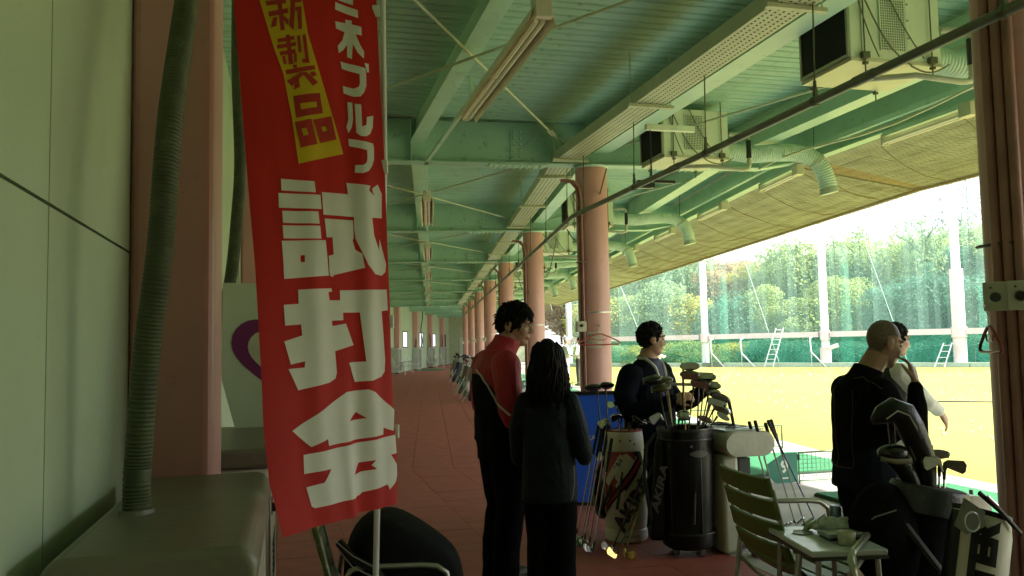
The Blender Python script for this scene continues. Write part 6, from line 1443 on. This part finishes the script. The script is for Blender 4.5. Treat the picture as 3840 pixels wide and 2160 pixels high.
# ---- 3 man in a navy jacket with a white collar stripe behind the golf bags
H3 = V((.0, .03, 1.475)); HM3 = HR(52, 5)
def f3(m):
    head_parts(m, H3, HM3, 0, 1.0, 4)
    m.cur = 0; m.tube([(0, -.02, 1.27), (0, .01, 1.40)], [.066, .060], 16)
    m.cur = 5; m.tube([(0, -.015, 1.26), (0, .005, 1.335)], [.082, .078], 18)
    m.cur = 1; loft(m, [((0, 0, .66), .20, .15), ((0, 0, .80), .205, .16), ((0, 0, .95), .205, .155), ((0, -.01, 1.10), .215, .145), ((0, -.015, 1.20), .21, .125), ((0, -.01, 1.27), .15, .10), ((0, -.01, 1.31), .09, .085)])
    limb(m, [(.20, -.02, 1.21), (.275, -.03, 1.05), (.29, .03, .93)], [.086, .080, .070]); limb(m, [(.29, .03, .93), (.25, .18, .96), (.19, .30, 1.02)], [.070, .060, .050])
    limb(m, [(-.20, -.02, 1.21), (-.28, -.02, 1.06), (-.29, .06, .95)], [.086, .08, .07]); limb(m, [(-.29, .06, .95), (-.22, .22, 1.0), (-.15, .34, 1.07)], [.07, .06, .05])
    m.cur = 0; hand(m, (.185, .31, 1.025), (-.25, .8, .3), (-.6, -.1, -.5), -1, .75); hand(m, (-.145, .35, 1.075), (.2, .85, .2), (.6, 0, -.5), 1, .75)
    for s_ in (1, -1):
        m.cur = 2; limb(m, [(s_ * .10, 0, .74), (s_ * .11, .015, .55), (s_ * .105, .02, .42), (s_ * .105, -.005, .22), (s_ * .105, -.01, .05)], [.12, .10, .085, .078, .072])
        m.cur = 3; m.ell((s_ * .105, .05, .042), (.048, .135, .042), 14, 8)
    m.cur = 2; loft(m, [((0, 0, .62), .17, .13), ((0, 0, .78), .175, .135)])
def fm3(mi, c):
    if mi == 1 and c.y > .05 and abs(c.x) < .035 + max(0, (c.z - 1.0)) * .12 and c.z > .98: return 5
    return mi
o3, bv3 = person('man in a navy jacket with white collar stripe, sorting clubs behind the bags', (1.06, 6.58, 0), R(-132), f3, [SKIN, JNAVY, PBLK, SHOE, LIP, M('shirt_blue', (.015, .022, .07), .7)], .0065, fm3, .006)
head_details(o3, H3, HM3)
hair_short(o3, H3, HM3, 1.0, thick=.007, fringe=.012, sideburn=-.03, nape=-.07, n=700, ln=.020, seed=8, top=.008)
o3.scale = (1.08, 1.08, 1.0)
for s_ in (1, -1):
    on_body(bv3, [(s_ * .085, -.06, 1.335), (s_ * .10, .04, 1.325), (s_ * .085, .14, 1.26), (s_ * .075, .22, 1.17), (s_ * .07, .24, 1.10)], (0, -.02), .013, 'collar_stripe', M('stripe_cream', (.52, .52, .44), .6), o3, 40, .0)

# ---- 4 bald man in a black shirt, hand at his mouth
H4 = V((.02, .13, 1.435)); HM4 = HR(0, 16)
def f4(m):
    head_parts(m, H4, HM4, 0, 1.02, 4)
    m.cur = 0; m.tube([(0, -.01, 1.22), (.005, .05, 1.31), (.015, .095, 1.38)], [.076, .070, .068], 16)
    m.cur = 1; m.tube([(0, -.015, 1.21), (.003, .025, 1.275), (.005, .035, 1.30)], [.098, .088, .085], 18)
    loft(m, [((0, -.03, .74), .185, .135), ((0, -.03, .86), .188, .14), ((0, -.02, .98), .195, .15), ((0, -.015, 1.10), .212, .148), ((0, -.02, 1.18), .205, .13), ((0, -.015, 1.24), .14, .105), ((0, -.01, 1.27), .09, .085)])
    limb(m, [(.20, -.01, 1.175), (.255, .06, 1.03), (.26, .15, .945)], [.085, .074, .062]); limb(m, [(.26, .15, .945), (.22, .19, 1.07), (.155, .225, 1.19)], [.060, .052, .042])
    limb(m, [(-.20, -.01, 1.175), (-.235, .05, 1.02), (-.20, .14, .93), (-.10, .22, .92), (.0, .25, .97)], [.082, .070, .060, .05, .042])
    m.cur = 0; limb(m, [(.155, .225, 1.19), (.146, .232, 1.215)], [.032, .029]); hand(m, (.143, .234, 1.225), (-.35, .0, 1), (-.55, -.45, .1), 1, .5, 1.0); hand(m, (.0, .25, .95), (.8, .3, .4), (0, -1, 0), -1, .6)
    for s_ in (1, -1):
        m.cur = 2; limb(m, [(s_ * .10, -.03, .80), (s_ * .112, -.01, .58), (s_ * .108, .0, .44), (s_ * .105, -.02, .24), (s_ * .105, -.03, .05)], [.125, .106, .088, .080, .074])
        m.cur = 3; m.ell((s_ * .105, .03, .042), (.048, .135, .042), 14, 8)
    m.cur = 2; loft(m, [((0, -.05, .66), .18, .14), ((0, -.035, .80), .182, .138)])
def fm4(mi, c):
    if mi == 0:
        q = HM4.transposed() @ (c - H4)
        if q.z > .045 - .35 * max(0, -q.y) + (.05 if q.y > .06 else 0) or (q.y < -.03 and q.z > -.06): return 5
    return mi
o4, bv4 = person('bald man in a tight black shirt with his hand at his mouth', (1.915, 4.60, 0), R(-84), f4, [SKIND, SHIRTB, JEAN, SHOE, LIP, SCALP], .006, fm4, .0035)
head_details(o4, H4, HM4, 1.02); o4.scale = (.95, .93, .99)
SEAM = M('seam_ochre', (.06, .052, .02), .6)
for pts in ([(-.02, -.3, .76), (-.05, -.3, .95), (-.10, -.3, 1.10), (-.16, -.25, 1.20)], [(.17, -.2, .78), (.17, -.22, .95), (.19, -.2, 1.08), (.18, -.2, 1.2)], [(.30, -.05, 1.20), (.22, -.1, 1.26), (.12, -.15, 1.25)]):
    on_body(bv4, pts, (0, -.02), .0022, 'seam', SEAM, o4, 36, .001)
on_body(bv4, [(.2, -.25, .775), (.05, -.3, .77), (-.1, -.3, .775), (-.25, -.2, .78)], (0, -.03), .003, 'hem_stitch', SEAM, o4, 30, .001)
MB().tube([(.165 + .037 * math.cos(R(a_)), .22 + .037 * math.sin(R(a_)), 1.175 + .01 * math.cos(R(a_))) for a_ in range(0, 360, 24)], .004, 6, closed=True).build('cuff_stitch', SEAM, o4)
tw_ = thing('towel', 'pale blue cloth hanging from the pocket of the bald man', 'towel', (2.03, 4.44, .70), R(-30))
m = MB()
for i in range(7):
    for j in range(7): m.v.append((-.07 + .14 * i / 6 * (1 - .06 * j), -.012 + .012 * math.sin(i * 2.1 + j * .3), .08 - .17 * j / 6 - .02 * abs(i - 3) / 3))
m.f = [(i * 7 + j, i * 7 + 7 + j, i * 7 + 8 + j, i * 7 + j + 1) for i in range(6) for j in range(6)]; m.mi = [0] * 36
tb_o = m.build('cloth', M('towel_blue', (.16, .24, .27), .9, var=.15), tw_, smooth=True); sdm = tb_o.modifiers.new('thick', 'SOLIDIFY'); sdm.thickness = .006

# ---- 5 golfer on the tee behind him
H5 = V((.0, .10, 1.435)); HM5 = HR(-8, 6)
def f5(m):
    head_parts(m, H5, HM5, 0, 1.0, 4)
    m.cur = 0; m.tube([(0, -.0, 1.22), (0, .07, 1.37)], [.064, .058], 16)
    m.cur = 5; m.tube([(0, .0, 1.23), (0, .03, 1.30)], [.078, .072], 16)
    m.cur = 1; loft(m, [((0, -.03, .86), .185, .14), ((0, -.02, 1.0), .185, .14), ((0, .0, 1.12), .195, .135), ((0, .0, 1.19), .185, .115), ((0, .0, 1.25), .11, .085)])
    m.cur = 5; limb(m, [(.185, .0, 1.19), (.225, .10, 1.05), (.215, .20, .955)], [.075, .062, .054]); limb(m, [(.215, .20, .955), (.18, .30, .90)], [.052, .044])
    limb(m, [(-.185, .0, 1.19), (-.215, .12, 1.05), (-.17, .24, .97), (-.06, .33, .95)], [.075, .062, .052, .042])
    m.cur = 0; limb(m, [(.18, .30, .90), (.17, .325, .885)], [.032, .03]); hand(m, (.168, .33, .882), (-.05, .55, -.85), (-.6, -.5, -.2), 1, .42, 1.05); hand(m, (-.055, .335, .95), (.9, .3, 0), (0, -.2, -1), -1, .9)
    for s_ in (1, -1):
        m.cur = 2; limb(m, [(s_ * .10, -.03, .86), (s_ * .13, .03, .62), (s_ * .14, .04, .46), (s_ * .15, .0, .24), (s_ * .155, -.01, .05)], [.115, .095, .078, .07, .066])
        m.cur = 3; m.ell((s_ * .155, .05, .042), (.047, .135, .042), 14, 8)
    m.cur = 2; loft(m, [((0, -.04, .74), .17, .13), ((0, -.03, .90), .172, .132)])
o5, bv5 = person('golfer in white sleeves and black vest on the tee behind the bald man', (2.88, 6.50, 0), R(-80), f5, [SKIN, VEST, CWHITE, SOLE, LIP, CWHITE], .007, None, .005)
head_details(o5, H5, HM5)
hair_short(o5, H5, HM5, 1.0, thick=.011, fringe=.01, sideburn=-.03, nape=-.07, n=500, ln=.022, seed=12)
club('golf club held out level by the golfer in white sleeves', (4.05, 6.95, .905), (2.97, 6.50, .965), 'driver', (0, .2, -1), None, SHB)
# ---- people far along the tees
def f6(up, lo, bent=0):
    def f(m):
        m.cur = 0; m.ell((0, .02, 1.58), (.078, .095, .115), 14, 10); m.tube([(0, 0, 1.40), (0, .01, 1.5)], [.06, .055], 10)
        m.cur = 1; loft(m, [((0, 0, .88), .17, .12), ((0, 0, 1.1), .175, .13), ((0, 0, 1.32), .20, .12), ((0, 0, 1.41), .12, .09)], 14)
        for s_ in (1, -1):
            m.cur = 1; limb(m, [(s_ * .2, 0, 1.34), (s_ * .25, .04, 1.12), (s_ * .16, .2, 1.05)], [.07, .06, .045], 10); m.cur = 0; m.ell((s_ * .13, .24, 1.06), (.035, .05, .035), 8, 6)
            m.cur = 2; limb(m, [(s_ * .09, 0, .9), (s_ * .11, .02, .5), (s_ * .11, 0, .06)], [.11, .085, .07], 10); m.cur = 3; m.ell((s_ * .11, .06, .04), (.05, .13, .04), 8, 6)
    return f
FARP = [('man in white clothes and white cap far along the tees', (1.88, 30.0, 0), R(-80), [SKIN, CWHITE, CWHITE, SHOE], True), ('man in white shirt and dark trousers beside the thick column', (2.32, 29.2, 0), R(60), [SKIN, CWHITE, M('trousers_grey', (.05, .05, .05), .8), SHOE], False), ('person in a white shirt seen past the man in the navy jacket', (4.0, 23.5, 0), R(-100), [SKIN, CWHITE, CWHITE, SHOE], False)]
for lab, lc, rz, mt, cap in FARP:
    o, _ = person(lab, lc, rz, f6(0, 0), mt, .018, None, 0, 2)
    if cap:
        m = MB(); m.ell((0, .01, 1.64), (.092, .105, .075), 16, 8); m.ell((0, .13, 1.62), (.07, .07, .012), 12, 6); m.build('cap', CWHITE, o, smooth=True)
    else: MB().ell((0, -.005, 1.62), (.086, .1, .095), 14, 10).build('hair', HAIR, o, smooth=True)
